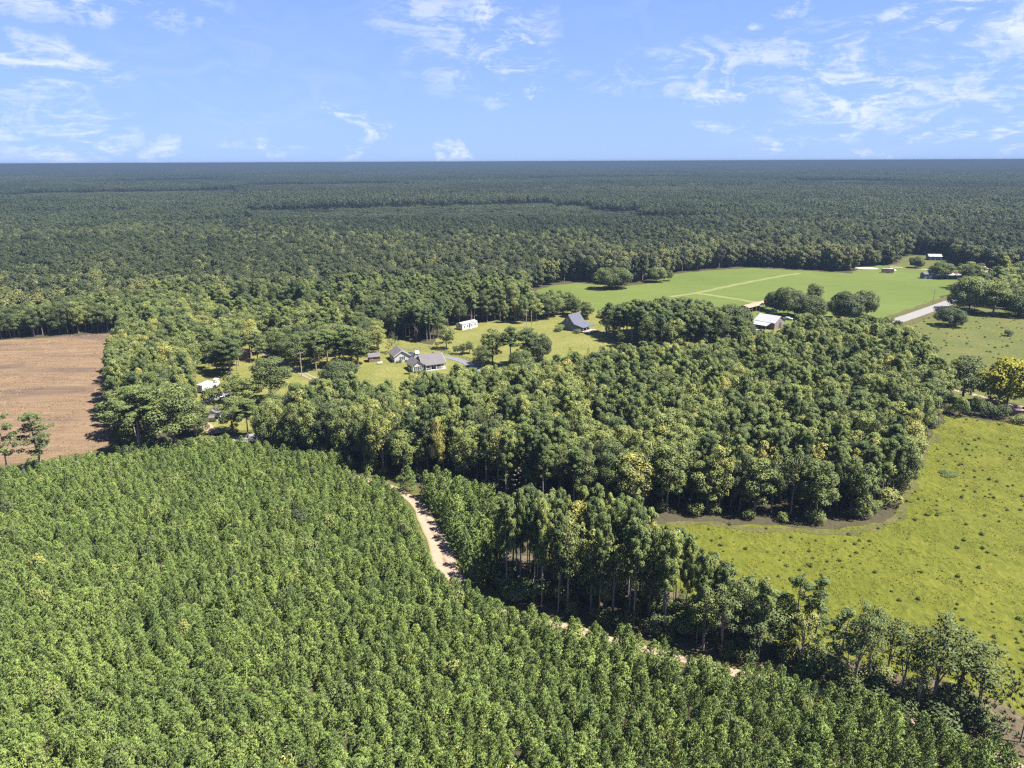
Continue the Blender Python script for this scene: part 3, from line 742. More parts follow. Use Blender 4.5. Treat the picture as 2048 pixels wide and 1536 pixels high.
def scatter_stuff(name, meshes, P, z, rot, scl, pick, tint):
    "one object of kind 'stuff' whose geometry nodes put the meshes on the points"
    coll = bpy.data.collections.new(name + '_sources')
    for i, me in enumerate(meshes):
        coll.objects.link(bpy.data.objects.new('%s_source_%02d' % (name, i), me))
    n = len(P)
    me = bpy.data.meshes.new(name); me.vertices.add(n)
    zz = z if hasattr(z, '__len__') else np.full(n, z)
    me.vertices.foreach_set('co', np.column_stack([P, zz]).astype(np.float32).ravel())
    def at(nm, ty, key, val):
        a = me.attributes.new(nm, ty, 'POINT'); a.data.foreach_set(key, np.ascontiguousarray(val).ravel())
    at('rot', 'FLOAT_VECTOR', 'vector', np.column_stack([np.zeros(n), np.zeros(n), rot]).astype(np.float32))
    at('scl', 'FLOAT_VECTOR', 'vector', np.asarray(scl, np.float32))
    at('pick', 'INT', 'value', np.asarray(pick, np.int32)); at('tint', 'FLOAT', 'value', np.asarray(tint, np.float32))
    o = bpy.data.objects.new(name, me); link(o); tag(o, kind='stuff')
    md = o.modifiers.new('scatter', 'NODES'); md.node_group = scatter_nodes(coll)
    return o

def plant(name, kind, xy, height=None, radius=None, tint=0.4, which=None, rz=None, lean=(0, 0), **kw):
    "one tree or shrub of its own: an Empty with its trunk and crown"
    pr = PROTO[kind]; i = R.randint(len(pr)) if which is None else which % len(pr)
    c, t, j, ph, prad = pr[i]
    o = empty(name, (float(xy[0]), float(xy[1]), 0.0), R.uniform(0, 6.28) if rz is None else rz, **kw)
    o.rotation_euler = (lean[0], lean[1], o.rotation_euler[2])
    sz = (height / ph) if height else R.uniform(0.85, 1.12)
    sr = (radius / prad) if radius else sz * R.uniform(0.9, 1.1)
    o.scale = (sr, sr, sz)
    tt = 'stem' if kind == 'bush' else 'trunk'
    link(bpy.data.objects.new(tt, t), o)
    co = bpy.data.objects.new('foliage' if kind == 'bush' else 'crown', c); co['tint'] = float(np.clip(tint, 0, 1)); link(co, o)
    return o

# -- manual trees: base pixel, row of the top, crown width in px, kind, tint, name, label, category, group
YARD = 'trees round the houses'
MAN = [
 (18, 952, 812, 46, 'thin', .35, 'pine_tree', 'thin sparse pine at the edge of the brown field, beside the road end', 'tree', None),
 (86, 947, 818, 62, 'thin', .3, 'pine_tree', 'lone spindly pine with clumped crown standing before the brown field', 'tree', None),
 (284, 912, 768, 92, 'pine', .45, 'pine_tree', 'tall pine with long bare trunk at the corner of the brown field', 'tree', None),
 (352, 905, 768, 92, 'broad', .35, 'broadleaf_tree', 'dense tall tree between the bare-trunked pine and the white shed', 'tree', None),
 (246, 872, 775, 70, 'broad', .38, 'broadleaf_tree', 'dark leafy tree overhanging the lower right edge of the brown field', 'tree', None),
 (462, 752, 672, 60, 'pine', .15, 'pine_tree', 'dark pine shading the yard behind the white boat', 'tree', YARD),
 (545, 803, 712, 84, 'broad', .22, 'broadleaf_tree', 'big dark leafy tree between the white vehicle and the grassy drive', 'tree', YARD),
 (500, 812, 752, 52, 'broad', .55, 'broadleaf_tree', 'olive leafy tree right behind the white shed', 'tree', YARD),
 (497, 876, 795, 76, 'pine', .45, 'pine_tree', 'broad pine beside the white shed with the wide door', 'tree', YARD),
 (466, 866, 792, 54, 'broad', .45, 'broadleaf_tree', 'leafy tree between the white shed and the broad pine', 'tree', YARD),
 (474, 806, 742, 48, 'broad', .5, 'broadleaf_tree', 'leafy tree hanging over the white car', 'tree', YARD),
 (392, 872, 800, 58, 'broad', .35, 'broadleaf_tree', 'dark leafy tree left of the white shed drive', 'tree', YARD),
 (420, 718, 668, 60, 'broad', .35, 'broadleaf_tree', 'grey-green tree at the far left of the yard with the boat', 'tree', YARD),
 (516, 722, 660, 44, 'thin', .5, 'pine_tree', 'loose tree beside the dark blue car', 'tree', YARD),
 (592, 732, 668, 60, 'broad', .3, 'broadleaf_tree', 'dark tree at the upper end of the grassy drive', 'tree', YARD),
 (560, 716, 662, 40, 'broad', .3, 'broadleaf_tree', 'small dark tree in front of the white building', 'tree', YARD),
 (445, 690, 632, 50, 'broad', .6, 'broadleaf_tree', 'yellow-green tree in front of the scrap heap clearing', 'tree', YARD),
 (490, 676, 622, 52, 'broad', .5, 'broadleaf_tree', 'olive tree standing before the small grey hut', 'tree', YARD),
 (540, 672, 620, 40, 'pine', .5, 'pine_tree', 'pine behind the dark blue car', 'tree', YARD),
 (598, 680, 632, 46, 'airy', .6, 'broadleaf_tree', 'airy pale tree beside the white building', 'tree', YARD),
 (632, 742, 660, 40, 'pine', .42, 'pine_tree', 'first pine of the row from the utility pole by the drive', 'tree', YARD),
 (655, 736, 656, 42, 'pine', .45, 'pine_tree', 'slim pine in the row left of the brown shed', 'tree', YARD),
 (688, 734, 652, 46, 'pine', .4, 'pine_tree', 'tall pine rising in the middle of the row by the lawn', 'tree', YARD),
 (716, 730, 650, 56, 'broad', .42, 'broadleaf_tree', 'large spreading tree just left of the brown shed', 'tree', YARD),
 (738, 712, 662, 40, 'airy', .5, 'broadleaf_tree', 'light green tree behind the brown shed', 'tree', YARD),
 (640, 700, 640, 44, 'pine', .4, 'pine_tree', 'pine behind the row of pines by the drive', 'tree', YARD),
 (680, 776, 718, 78, 'oak', .12, 'oak_tree', 'dark round oak at the bottom left of the house lawn', 'tree', YARD),
 (786, 706, 661, 33, 'cedar', .12, 'cedar_tree', 'dark cone-shaped cedar behind the garage', 'tree', YARD),
 (821, 748, 727, 11, 'broad', .3, 'broadleaf_tree', 'tiny round tree on the lawn at the left end of the cream house', 'tree', YARD),
 (874, 697, 683, 14, 'airy', .6, 'broadleaf_tree', 'small pale tree at the near end of the board fence', 'tree', YARD),
 (893, 698, 650, 34, 'broad', .5, 'broadleaf_tree', 'bright leafy tree left of the white mobile home', 'tree', YARD),
 (912, 708, 690, 20, 'broad', .35, 'broadleaf_tree', 'left of three small trees beside the board fence', 'tree', YARD),
 (926, 709, 686, 20, 'broad', .3, 'broadleaf_tree', 'middle of three small trees beside the board fence', 'tree', YARD),
 (939, 707, 682, 20, 'broad', .25, 'broadleaf_tree', 'right of three small trees beside the board fence', 'tree', YARD),
 (985, 728, 655, 48, 'broad', .3, 'broadleaf_tree', 'tallest left tree of the clump beyond the driveway end', 'tree', YARD),
 (1022, 733, 652, 52, 'pine', .25, 'pine_tree', 'dark pine in the middle of the clump beyond the driveway end', 'tree', YARD),
 (1050, 728, 656, 44, 'pine', .2, 'pine_tree', 'rounded dark pine leaning over the clump beyond the driveway', 'tree', YARD),
 (1080, 722, 665, 44, 'oak', .18, 'oak_tree', 'dark round tree at the right end of the clump beyond the driveway', 'tree', YARD),
 (965, 735, 690, 40, 'broad', .28, 'broadleaf_tree', 'low dark tree where the driveway meets the clump', 'tree', YARD),
 (1042, 742, 700, 50, 'oak', .3, 'oak_tree', 'low rounded tree at the foot of the clump beyond the driveway', 'tree', YARD),
 (1200, 712, 692, 12, 'cedar', .25, 'cedar_tree', 'small pointed conifer at the lower edge of the lawn', 'tree', YARD),
 (1176, 716, 696, 10, 'cedar', .5, 'cedar_tree', 'pale small conifer left of the pointed one at the lawn edge', 'tree', YARD),
 (1140, 716, 694, 13, 'cedar', .45, 'cedar_tree', 'small conifer farthest left along the lower edge of the lawn', 'tree', YARD),
 (1240, 690, 664, 19, 'airy', .5, 'broadleaf_tree', 'slender young tree at the shady corner of the pine grove', 'tree', YARD),
 (1210, 578, 536, 50, 'oak', .25, 'oak_tree', 'left half of the live oak pair alone in the green field', 'tree', 'live oaks in the green field'),
 (1236, 577, 534, 52, 'oak', .2, 'oak_tree', 'right half of the live oak pair alone in the green field', 'tree', 'live oaks in the green field'),
 (1313, 564, 534, 38, 'oak', .4, 'oak_tree', 'round tree standing out of the wood edge into the green field', 'tree', None),
 (1338, 562, 541, 17, 'broad', .25, 'broadleaf_tree', 'small dark tree beside the round one at the field edge', 'tree', None),
 (1545, 622, 585, 34, 'oak', .12, 'oak_tree', 'dark oak right at the end of the rusty shed', 'tree', 'oaks by the barn'),
 (1575, 632, 576, 62, 'oak', .2, 'oak_tree', 'grey-green oak above the barn yard', 'tree', 'oaks by the barn'),
 (1615, 636, 592, 70, 'oak', .15, 'oak_tree', 'wide greyish oak right of the barn', 'tree', 'oaks by the barn'),
 (1628, 606, 568, 44, 'broad', .45, 'broadleaf_tree', 'paler tree behind the oaks by the barn', 'tree', 'oaks by the barn'),
 (1690, 640, 584, 62, 'oak', .08, 'oak_tree', 'darkest oak at the near corner of the green field', 'tree', 'oaks by the barn'),
 (1724, 632, 582, 52, 'oak', .3, 'oak_tree', 'right end oak against the green field beside the road', 'tree', 'oaks by the barn'),
 (1462, 680, 610, 74, 'oak', .12, 'oak_tree', 'large dark oak left of the metal-roofed barn', 'tree', 'oaks by the barn'),
 (1900, 652, 619, 66, 'oak', .04, 'oak_tree', 'lone dark oak in the pasture below the road', 'tree', None),
 (1938, 622, 556, 72, 'oak', .5, 'oak_tree', 'big light green tree where the road disappears', 'tree', None),
 (1985, 630, 566, 58, 'broad', .5, 'broadleaf_tree', 'leafy tree right of the big one at the road end', 'tree', None),
 (2036, 632, 578, 60, 'oak', .2, 'oak_tree', 'dark tree at the far right end of the upper pasture', 'tree', None),
 (1924, 802, 714, 64, 'broad', .2, 'broadleaf_tree', 'dark tree at the wood corner beside the sandy drive', 'tree', None),
 (2012, 816, 722, 92, 'yellow', .6, 'broadleaf_tree', 'bright yellow tree above the small brown hut', 'tree', None),
 (1880, 556, 526, 40, 'oak', .3, 'oak_tree', 'round tree between the blue-grey shed and the carport', 'tree', None),
 (1832, 536, 515, 26, 'oak', .25, 'oak_tree', 'small round tree beside the far sandy drive', 'tree', None),
 (1746, 532, 504, 44, 'broad', .4, 'broadleaf_tree', 'tree at the far corner of the green field, below the grey roof', 'tree', None),
 (1622, 1322, 1158, 62, 'thin', .3, 'pine_tree', 'dark-topped pine where the track-side stand thins out', 'tree', 'trees along the sandy track'),
 (1586, 1310, 1152, 56, 'thin', .35, 'pine_tree', 'pine with ragged crown at the thin end of the stand', 'tree', 'trees along the sandy track'),
 (1660, 1372, 1212, 66, 'thin', .4, 'pine_tree', 'leaning tree with long bare dark trunk beside the sandy track', 'tree', 'trees along the sandy track'),
 (1738, 1376, 1226, 66, 'airy', .22, 'broadleaf_tree', 'airy crooked tree between the leaning tree and the widest one', 'tree', 'trees along the sandy track'),
 (1772, 1360, 1230, 56, 'airy', .25, 'broadleaf_tree', 'thin twin of the crooked tree, a step nearer the pasture', 'tree', 'trees along the sandy track'),
 (1862, 1420, 1238, 82, 'airy', .2, 'broadleaf_tree', 'tall tree with forked dark trunk near the end of the track row', 'tree', 'trees along the sandy track'),
 (1832, 1425, 1292, 52, 'airy', .25, 'broadleaf_tree', 'shorter thin tree left of the forked one', 'tree', 'trees along the sandy track'),
 (1912, 1412, 1272, 92, 'airy', .25, 'broadleaf_tree', 'wide bushy tree overhanging the pasture, right of the forked one', 'tree', 'trees along the sandy track'),
 (1702, 1388, 1192, 60, 'airy', .25, 'broadleaf_tree', 'slim leafy tree just right of the leaning tree', 'tree', 'trees along the sandy track'),
 (1800, 1404, 1262, 60, 'airy', .3, 'broadleaf_tree', 'low airy tree between the crooked pair and the forked tree', 'tree', 'trees along the sandy track'),
 (1950, 1440, 1300, 76, 'airy', .3, 'broadleaf_tree', 'last leafy tree of the track row before the dark conifer', 'tree', 'trees along the sandy track'),
 (2040, 1486, 1318, 100, 'cedar', .02, 'cedar_tree', 'dark conifer at the lower right corner of the pasture', 'tree', None),
 (1545, 1300, 1190, 84, 'broad', .35, 'broadleaf_tree', 'full leafy tree at the right end of the pine stand', 'tree', 'trees along the sandy track'),
 (1480, 1290, 1150, 70, 'broad', .4, 'broadleaf_tree', 'rounded leafy tree rising above the pasture edge of the stand', 'tree', 'trees along the sandy track'),
 (945, 968, 902, 40, 'snag', .8, 'dead_tree', 'bare grey dead tree behind the young pine block', 'tree', 'dead grey trees'),
 (1038, 1010, 935, 40, 'snag', .7, 'dead_tree', 'bare grey dead tree in the shade in front of the wood', 'tree', 'dead grey trees'),
 (1026, 1132, 1018, 44, 'snag', .75, 'dead_tree', 'bare grey dead tree above the left end of the pine stand', 'tree', 'dead grey trees'),
 (1306, 1262, 1225, 20, 'snag', .9, 'dead_tree', 'small grey dead tree at the foot of the pine stand', 'tree', 'dead grey trees'),
]
MANXY = []
COUNT = {}
for (px, by, ty, wpx, kind, tint, name, label, cat, grp) in MAN:
    xy = G(px, by); sl_ = math.hypot(np.linalg.norm(xy), CAM_H)
    h = max(2.0, top_height(xy, ty)); r = wpx * sl_ / FPX / 2
    r = min(r, h * {'pine': 0.30, 'thin': 0.30, 'broad': 0.42, 'airy': 0.40}.get(kind, 0.75))
    ln = (0.0, 0.10) if 'leaning' in label else (0, 0)
    plant(name, kind, xy, h, r, tint, lean=ln, label=label, cat=cat, group=grp)
    MANXY.append((xy[0], xy[1], r)); COUNT[name] = COUNT.get(name, 0) + 1
MANXY = np.array(MANXY)

SHRUBS = [
 (426, 806, 6, 3.6, .2, 'round dark shrub on the grass beside the yard drive'),
 (1154, 666, 2.0, 2.2, .3, 'small round shrub at the corner of the grey house'),
 (1118, 662, 3.2, 3.0, .5, 'pale shrub at the left end of the grey house'),
 (1897, 742, 2.0, 1.6, .3, None), (2016, 672, 3.2, 2.4, .15, 'single dark shrub out in the upper pasture'),
 (1918, 832, 6.5, 2.6, .45, 'upright light green shrub at the pasture fence corner'),
 (1948, 828, 6.5, 2.4, .25, 'upright dark shrub left of the shady hedge'),
 (1966, 832, 5.0, 3.2, .1, 'left dark shrub of the hedge below the yellow tree'),
 (1990, 835, 5.0, 3.6, .08, 'right dark shrub of the hedge below the yellow tree'),
 (2040, 846, 3.0, 3.4, .5, 'light shrub in front of the small brown hut'),
 (1900, 826, 3.4, 2.2, .3, 'low shrub under the wood corner'),
 (1860, 740, 3.4, 2.6, .3, None),
 (1894, 950, 0.7, 2.4, .15, 'low dark weed patch in the middle of the pasture'),
 (1722, 1412, 4.0, 2.6, .1, 'dark shrub at the foot of the crooked airy tree'),
 (1690, 1396, 4.4, 2.6, .2, 'bushy shrub beside the leaning tree'),
 (1766, 1408, 4.5, 3.2, .1, 'dense dark shrub left of the forked tree'),
 (1800, 1424, 3.0, 2.4, .2, 'low shrub on the bare ground left of the forked tree'),
 (1885, 1450, 4.5, 3.2, .08, 'dark shrub at the foot of the forked tree'),
 (1925, 1440, 5.5, 3.6, .25, 'tall shrub below the wide bushy tree'),
 (1975, 1462, 2.6, 2.6, .2, 'low shrub between the wide bushy tree and the dark conifer'),
 (1610, 1356, 4.6, 2.6, .25, 'shrub under the dark-topped pine'),
 (1640, 1340, 5.5, 3.0, .3, 'tall shrub between the ragged pine and the leaning tree'),
 (70, 932, 2.2, 2.4, .55, 'light green shrub by the road end'), (92, 930, 1.6, 2.0, .6, 'second low shrub by the road end, nearer the lone pine'),
 (112, 928, 1.6, 2.2, .5, 'low shrub along the brown field, right of the lone pine'),
]
for (px, by, h, r, tint, lab) in SHRUBS:
    if lab is None: continue
    plant('shrub', 'bush', G(px, by), h, r, tint, label=lab, cat='shrub', group='shrubs on the grass and along the track')

# -- candidates for the woods
rng = np.random.RandomState(5)
clear_polys = [PLANT_A, PLANT_B, PASTURE, PASTURE2, FIELD, CLEARING, BROWN]
def free(P, road=5.0, man=0.85):
    ok = np.ones(len(P), bool)
    for c in clear_polys: ok &= ~in_poly(P, c)
    ok &= (dist_line(P, ROAD[::4]) > road) & (dist_line(P, TRACK[::3]) > 3.2)
    d = np.linalg.norm(P[:, None, :] - MANXY[None, :, :2], axis=2) - MANXY[None, :, 2] * man
    return ok & (d.min(1) > 0.3)

def smooth_field(P, s, seed):
    r = np.random.RandomState(seed); v = np.zeros(len(P))
    for k in range(7):
        a = r.uniform(0, 6.28); f = r.uniform(0.6, 1.8) / s
        v += np.sin((P[:, 0] * math.cos(a) + P[:, 1] * math.sin(a)) * f * 6.28 + r.uniform(0, 6.28))
    return v / 2.6

cand = []      # x, y, kind, height, radius, tint, region
def add_region(poly, sp, frac_pine, hmin, hmax, region, rmul=1.0, tshift=0.0, road=5.0, airy=0.12, sky_=None, keepout=()):
    P = grid_points(poly, sp, sp * 0.36, rng); P = P[free(P, road)]
    for (kx, ky, kr) in keepout: P = P[np.linalg.norm(P - G(kx, ky), axis=1) > kr]
    f = smooth_field(P, 45, 3); f2 = smooth_field(P, 22, 9)
    for i, p in enumerate(P):
        pine = rng.rand() < np.clip(frac_pine + 0.25 * f[i], 0, 1)
        k = 'pine' if pine else ('airy' if rng.rand() < airy else 'broad')
        h = rng.uniform(hmin, hmax) * (1.08 if pine else 0.94) * (1 + 0.06 * f2[i])
        r = (rng.uniform(1.9, 3.0) if pine else rng.uniform(2.3, 4.6)) * rmul
        if sky_ is not None:      # the wood is lower towards its edges: its outline in the photograph limits the heights
            px = proj(p[0], p[1], h)[0]
            hm = top_height(p, np.interp(px, [q[0] for q in sky_], [q[1] for q in sky_]) + 7 * rng.normal())
            if hm < h:
                if hm < 4.5: continue
                r *= max(0.6, (hm / h) ** 0.5); h = hm
        t = 0.46 + 0.21 * rng.normal() + 0.10 * f2[i] + tshift
        if rng.rand() < 0.04 and not pine: t += 0.28
        cand.append((p[0], p[1], k, h, r, float(np.clip(t, 0.02, 0.98)), region))
add_region(W1, 4.2, 0.30, 14.5, 18.5, 'wood', sky_=SKY_W1)
add_region(W2, 5.0, 0.22, 15, 19.5, 'west')
add_region(GROVE, 4.6, 0.6, 15, 18.5, 'grove', rmul=1.25, tshift=-0.12, sky_=SKY_GROVE)
YARDS = clean([(392, 664), (440, 642), (560, 638), (690, 655), (750, 680), (762, 706), (744, 716), (700, 730), (628, 742), (600, 722), (520, 708), (490, 726), (478, 752), (415, 752), (395, 735)])
add_region(YARDS, 6.6, 0.3, 10.5, 16, 'yard', rmul=1.15, keepout=[(529, 692, 7), (505, 694, 5), (552, 690, 5), (478, 724, 6), (540, 712, 4), (588, 737, 6), (748, 722, 7), (760, 728, 5), (604, 752, 4), (446, 640, 7), (470, 640, 6), (690, 700, 6)])
add_region(W4, 5.0, 0.2, 11, 16, 'row', sky_=SKY_W4)
add_region(NE, 8.0, 0.15, 15, 20, 'east', rmul=1.4)
STAND2 = clean([(1400, 1304), (1560, 1344), (1664, 1368), (1650, 1322), (1560, 1294), (1460, 1256), (1400, 1240)])
STAND3 = clean([(1656, 1368), (1740, 1400), (1860, 1438), (1960, 1466), (1972, 1436), (1880, 1388), (1740, 1344), (1646, 1324)])
add_region(STAND2, 3.5, 0.25, 10, 17, 'stand', airy=0.45, rmul=0.85, tshift=0.06, sky_=SKY_STAND)
add_region(STAND3, 3.6, 0.0, 3.5, 8.5, 'stand', rmul=0.55, airy=0.1)
add_region(STAND, 3.2, 0.74, 17, 21.5, 'stand', rmul=0.76, tshift=0.10, airy=0.6, sky_=SKY_STAND)
SC = [c for c in cand]
PK = {'pine': 'pine_tree', 'broad': 'broadleaf_tree', 'airy': 'broadleaf_tree'}
REGION = {'wood': ('the dense wood between pasture and houses', 'trees of the middle wood'), 'west': ('the wood along the brown field', 'trees of the wood by the brown field'),
          'grove': ('the pine grove beside the grey house', 'trees of the grove by the grey house'), 'yard': ('the farm yards left of the house lawn', 'trees of the farm yards'), 'row': ('the row behind the grey house', 'trees behind the grey house'),
          'east': ('the trees by the road end', 'trees by the road end'), 'stand': ('the open stand along the sandy track', 'trees of the stand by the sandy track')}
def tint_word(k, t):
    if k == 'pine': return 'dark' if t < .33 else ('mid-green' if t < .55 else 'pale olive')
    return 'dark' if t < .3 else ('olive' if t < .5 else ('light green' if t < .7 else 'yellowish'))
XY = np.array([(c[0], c[1]) for c in SC]); vis = in_frame(XY, 14, 10); DD = np.linalg.norm(XY, axis=1)
order = np.argsort(DD); rest = []
for i in order:
    x, y, k, h, r, t, reg = SC[i]; nm = PK[k]
    if not vis[i] or COUNT.get(nm, 0) >= 298: rest.append(SC[i]); continue
    COUNT[nm] = COUNT.get(nm, 0) + 1
    place, grp = REGION[reg]
    wh = tint_word(k, t)
    bpx, bpy_ = proj(x, y, 0.0)
    size = 'tall ' if h > (17.5 if k == 'pine' else 15) else ('short ' if h < (15.5 if k == 'pine' else 13) else '')
    if reg == 'wood':
        place = ('at the middle wood\'s front facing the young pines' if bpy_ > 930 and bpx < 1080 else 'at the middle wood\'s front edge facing the pasture' if bpy_ > 960 else 'on the pasture side of the middle wood' if bpx > 1700 else
                 'at the end of the middle wood by the white shed' if bpx < 640 else 'of the middle wood below the house lawn' if bpx < 1000 and bpy_ < 880 else 'of the middle wood towards the barn' if bpx > 1330 and bpy_ < 800 else 'of the middle wood below the pine grove' if bpy_ < 800 else
                 'inside the left half of the middle wood' if bpx < 1180 else 'inside the right half of the middle wood')
        grp = 'trees ' + place
    elif reg == 'stand':
        place = 'at the left end of the stand beside the young pine block' if bpx < 1120 else ('in the middle of the stand along the sandy track' if bpx < 1380 else 'towards the right end of the track row')
        grp = 'trees ' + place
    else: place = 'in ' + place
    wh0 = wh; wh = size + wh; grp = (size + grp)
    if k == 'pine':
        lab = '%s pine %s' % (wh, place)
    else:
        lab = '%s %s tree %s' % (wh, 'airy' if k == 'airy' else 'leafy', place)
    plant(nm, k, (x, y), h, r, t, label=lab, cat='tree', group='%s %s' % (wh0 + (' pines, ' if k == 'pine' else (' airy trees, ' if k == 'airy' else ' leafy trees, ')), grp))

def stuff_from(name, rows, z=0.0):
    kinds = ['pine', 'broad', 'airy']; meshes, base, hh, rr_ = [], {}, [], []
    for k in kinds:
        base[k] = len(meshes)
        for p in PROTO[k]: meshes.append(p[2]); hh.append(p[3]); rr_.append(p[4])
    n = len(rows); pick = np.array([base[q[2]] + R.randint(len(PROTO[q[2]])) for q in rows])
    hh, rr_ = np.array(hh), np.array(rr_)
    s = np.array([(q[4] / rr_[p], q[4] / rr_[p], q[3] / hh[p]) for q, p in zip(rows, pick)])
    return scatter_stuff(name, meshes, np.array([(q[0], q[1]) for q in rows]), z, R.uniform(0, 6.28, n), s, pick, np.array([q[5] for q in rows]))
stuff_from('woodland', rest)

# -- undergrowth: shrubs under the stand and along the wood's edges, individuals
up, nup = [], 0
UPW = ['under the pines of the stand', 'in the thin right end of the track row', 'at the pasture edge of the middle wood', 'between the sandy track and the stand', 'at the left front of the middle wood', 'along the edge of the brown field', 'by the road behind the young pines']
for P, hr in ((grid_points(STAND, 4.0, 1.8, rng), (1.5, 5.0)), (np.concatenate([grid_points(STAND3, 3.4, 1.5, rng), grid_points(STAND2, 4.0, 1.8, rng)]), (1.4, 3.6)), (spline([G(*p) for p in [(1330, 1026), (1440, 1030), (1560, 1038), (1700, 1038), (1754, 1028), (1794, 990), (1804, 955), (1820, 910), (1850, 864), (1876, 830)]], 6.5), (2.0, 4.5)),
              (spline([G(*p) for p in [(1010, 1216), (1120, 1244), (1250, 1268), (1400, 1304), (1540, 1342), (1600, 1352)]], 4.0), (1.5, 4.0)), (spline([G(*p) for p in [(640, 926), (700, 942), (800, 958), (900, 972), (980, 992), (1060, 1012), (1150, 1026)]], 4.0), (2, 5)),
              (spline([G(*p) for p in [(250, 892), (236, 850), (226, 800), (228, 750), (240, 705)]], 5.0), (2, 5)), (spline([G(*p) for p in [(300, 900), (340, 905), (400, 898), (450, 893)]], 3.0), (2, 4.5))):
    P = P + rng.normal(size=P.shape) * 0.9
    for p in P:
        if dist_line(p[None], TRACK[::3])[0] > 3.4: up.append((p, rng.uniform(*hr), UPW[nup]))
    nup += 1
for p, h, wr in up[:275]:
    t = 0.42 + 0.17 * rng.normal()
    dark = t < 0.32
    plant('shrub', 'bush', p, h, h * rng.uniform(0.5, 0.75), t, label='%s %s shrub %s' % ('tall' if h > 3.2 else 'low', 'dark' if dark else 'light green', wr), cat='shrub', group='%s %s shrubs %s' % ('tall' if h > 3.2 else 'low', 'dark' if dark else 'light green', wr))

# -- young pine plantation: rows; the 300 that show largest one by one, the others one mass
def rows_in(poly, a, b, ang, jit): 
    P = grid_points(poly, a, jit, rng, ang, b)
    return P[in_frame(P, 3, 90)]
PA = rows_in(PLANT_A, 1.75, 2.05, math.radians(150), 0.84)
PB = rows_in(PLANT_B, 2.4, 2.6, math.radians(150), 0.9)
f1, f2 = smooth_field(PA, 26, 21), smooth_field(PA, 8, 22)
keep = ((f2 < 1.35) | (rng.rand(len(PA)) < 0.3)) & (dist_line(PA, TRACK[::3]) > np.where(PA[:, 1] > G(930, 1176)[1], 4.1, np.where(rng.rand(len(PA)) < 0.25, 3.2, 1.6)))
YP = [(p[0], p[1], 4.9 * (1 + 0.08 * a + 0.13 * rng.normal()), 1.25 * (1 + 0.14 * rng.normal()), np.clip(0.42 + 0.11 * a + 0.15 * rng.normal(), 0.02, 0.98)) for p, a, k in zip(PA, f1, keep) if k]
YP += [(p[0], p[1], 7.6 * (1 + 0.12 * rng.normal()), 1.9 * (1 + 0.1 * rng.normal()), np.clip(0.40 + 0.15 * rng.normal(), 0.02, 0.98)) for p in PB]
YA = np.array(YP); YD = np.hypot(YA[:, 0], YA[:, 1]); inside = in_frame(YA[:, :2], 4, -10)
o_ = np.argsort(YD); pickd = [i for i in o_ if inside[i]][:300]; ps = set(pickd)
for i in pickd:
    x, y, h, r, t = YP[i]
    wd = 'dark green' if t < .36 else ('mid-green' if t < .54 else 'light green')
    qx, qy = proj(x, y, h * 0.8)
    zn = ['in the bottom left corner', 'left of centre at the bottom edge', 'at the middle of the bottom edge', 'right of centre at the bottom edge', 'in the bottom right corner'][int(np.clip(qx // 410, 0, 4))]
    sz = 'tall' if h > 5.3 else ('low' if h < 4.7 else 'mid-sized')
    plant('young_pine', 'young', (x, y), h, r, t, label='%s %s young pine %s of the plantation' % (sz, wd, zn), cat='tree', group='%s %s young pines %s' % (sz, wd, zn))
rs = [YP[i] for i in range(len(YP)) if i not in ps]
ym = [p[2] for p in PROTO['young']]; n = len(rs); pk = R.randint(len(ym), size=n)
scatter_stuff('plantation', ym, np.array([(q[0], q[1]) for q in rs]), 0.0, R.uniform(0, 6.28, n),
              np.array([(q[3] / PROTO['young'][k][4], q[3] / PROTO['young'][k][4], q[2] / PROTO['young'][k][3]) for q, k in zip(rs, pk)]), pk, np.array([q[4] for q in rs]))
# broadleaf saplings and brush that came up among the rows
P = grid_points(PLANT_A, 9.5, 4.5, rng); P = P[in_frame(P, 3, 40)]; P = P[rng.rand(len(P)) < 0.5][:260]
n = len(P); bm_ = [p[2] for p in PROTO['bush']]; pk = R.randint(len(bm_), size=n)
s = rng.uniform(1.7, 2.9, n); r_ = rng.uniform(0.8, 1.6, n)
scatter_stuff('brush', bm_, P, 0.0, R.uniform(0, 6.28, n), np.column_stack([r_, r_, s]), pk, np.clip(0.42 + 0.2 * rng.normal(size=n), 0, 0.85))
P = np.concatenate([grid_points(clean([(380, 905), (460, 896), (470, 925), (400, 930)]), 3, 1.2, rng), grid_points(clean([(230, 895), (330, 893), (330, 912), (235, 915)]), 2.6, 1.2, rng)])
n = len(P); pk = R.randint(len(bm_), size=n)
s = rng.uniform(0.9, 2.2, n); r_ = rng.uniform(0.8, 1.5, n)
scatter_stuff('roadside_brush', bm_, P, 0.0, R.uniform(0, 6.28, n), np.column_stack([r_, r_, s]), pk, np.clip(0.55 + 0.2 * rng.normal(size=n), 0, 0.9))

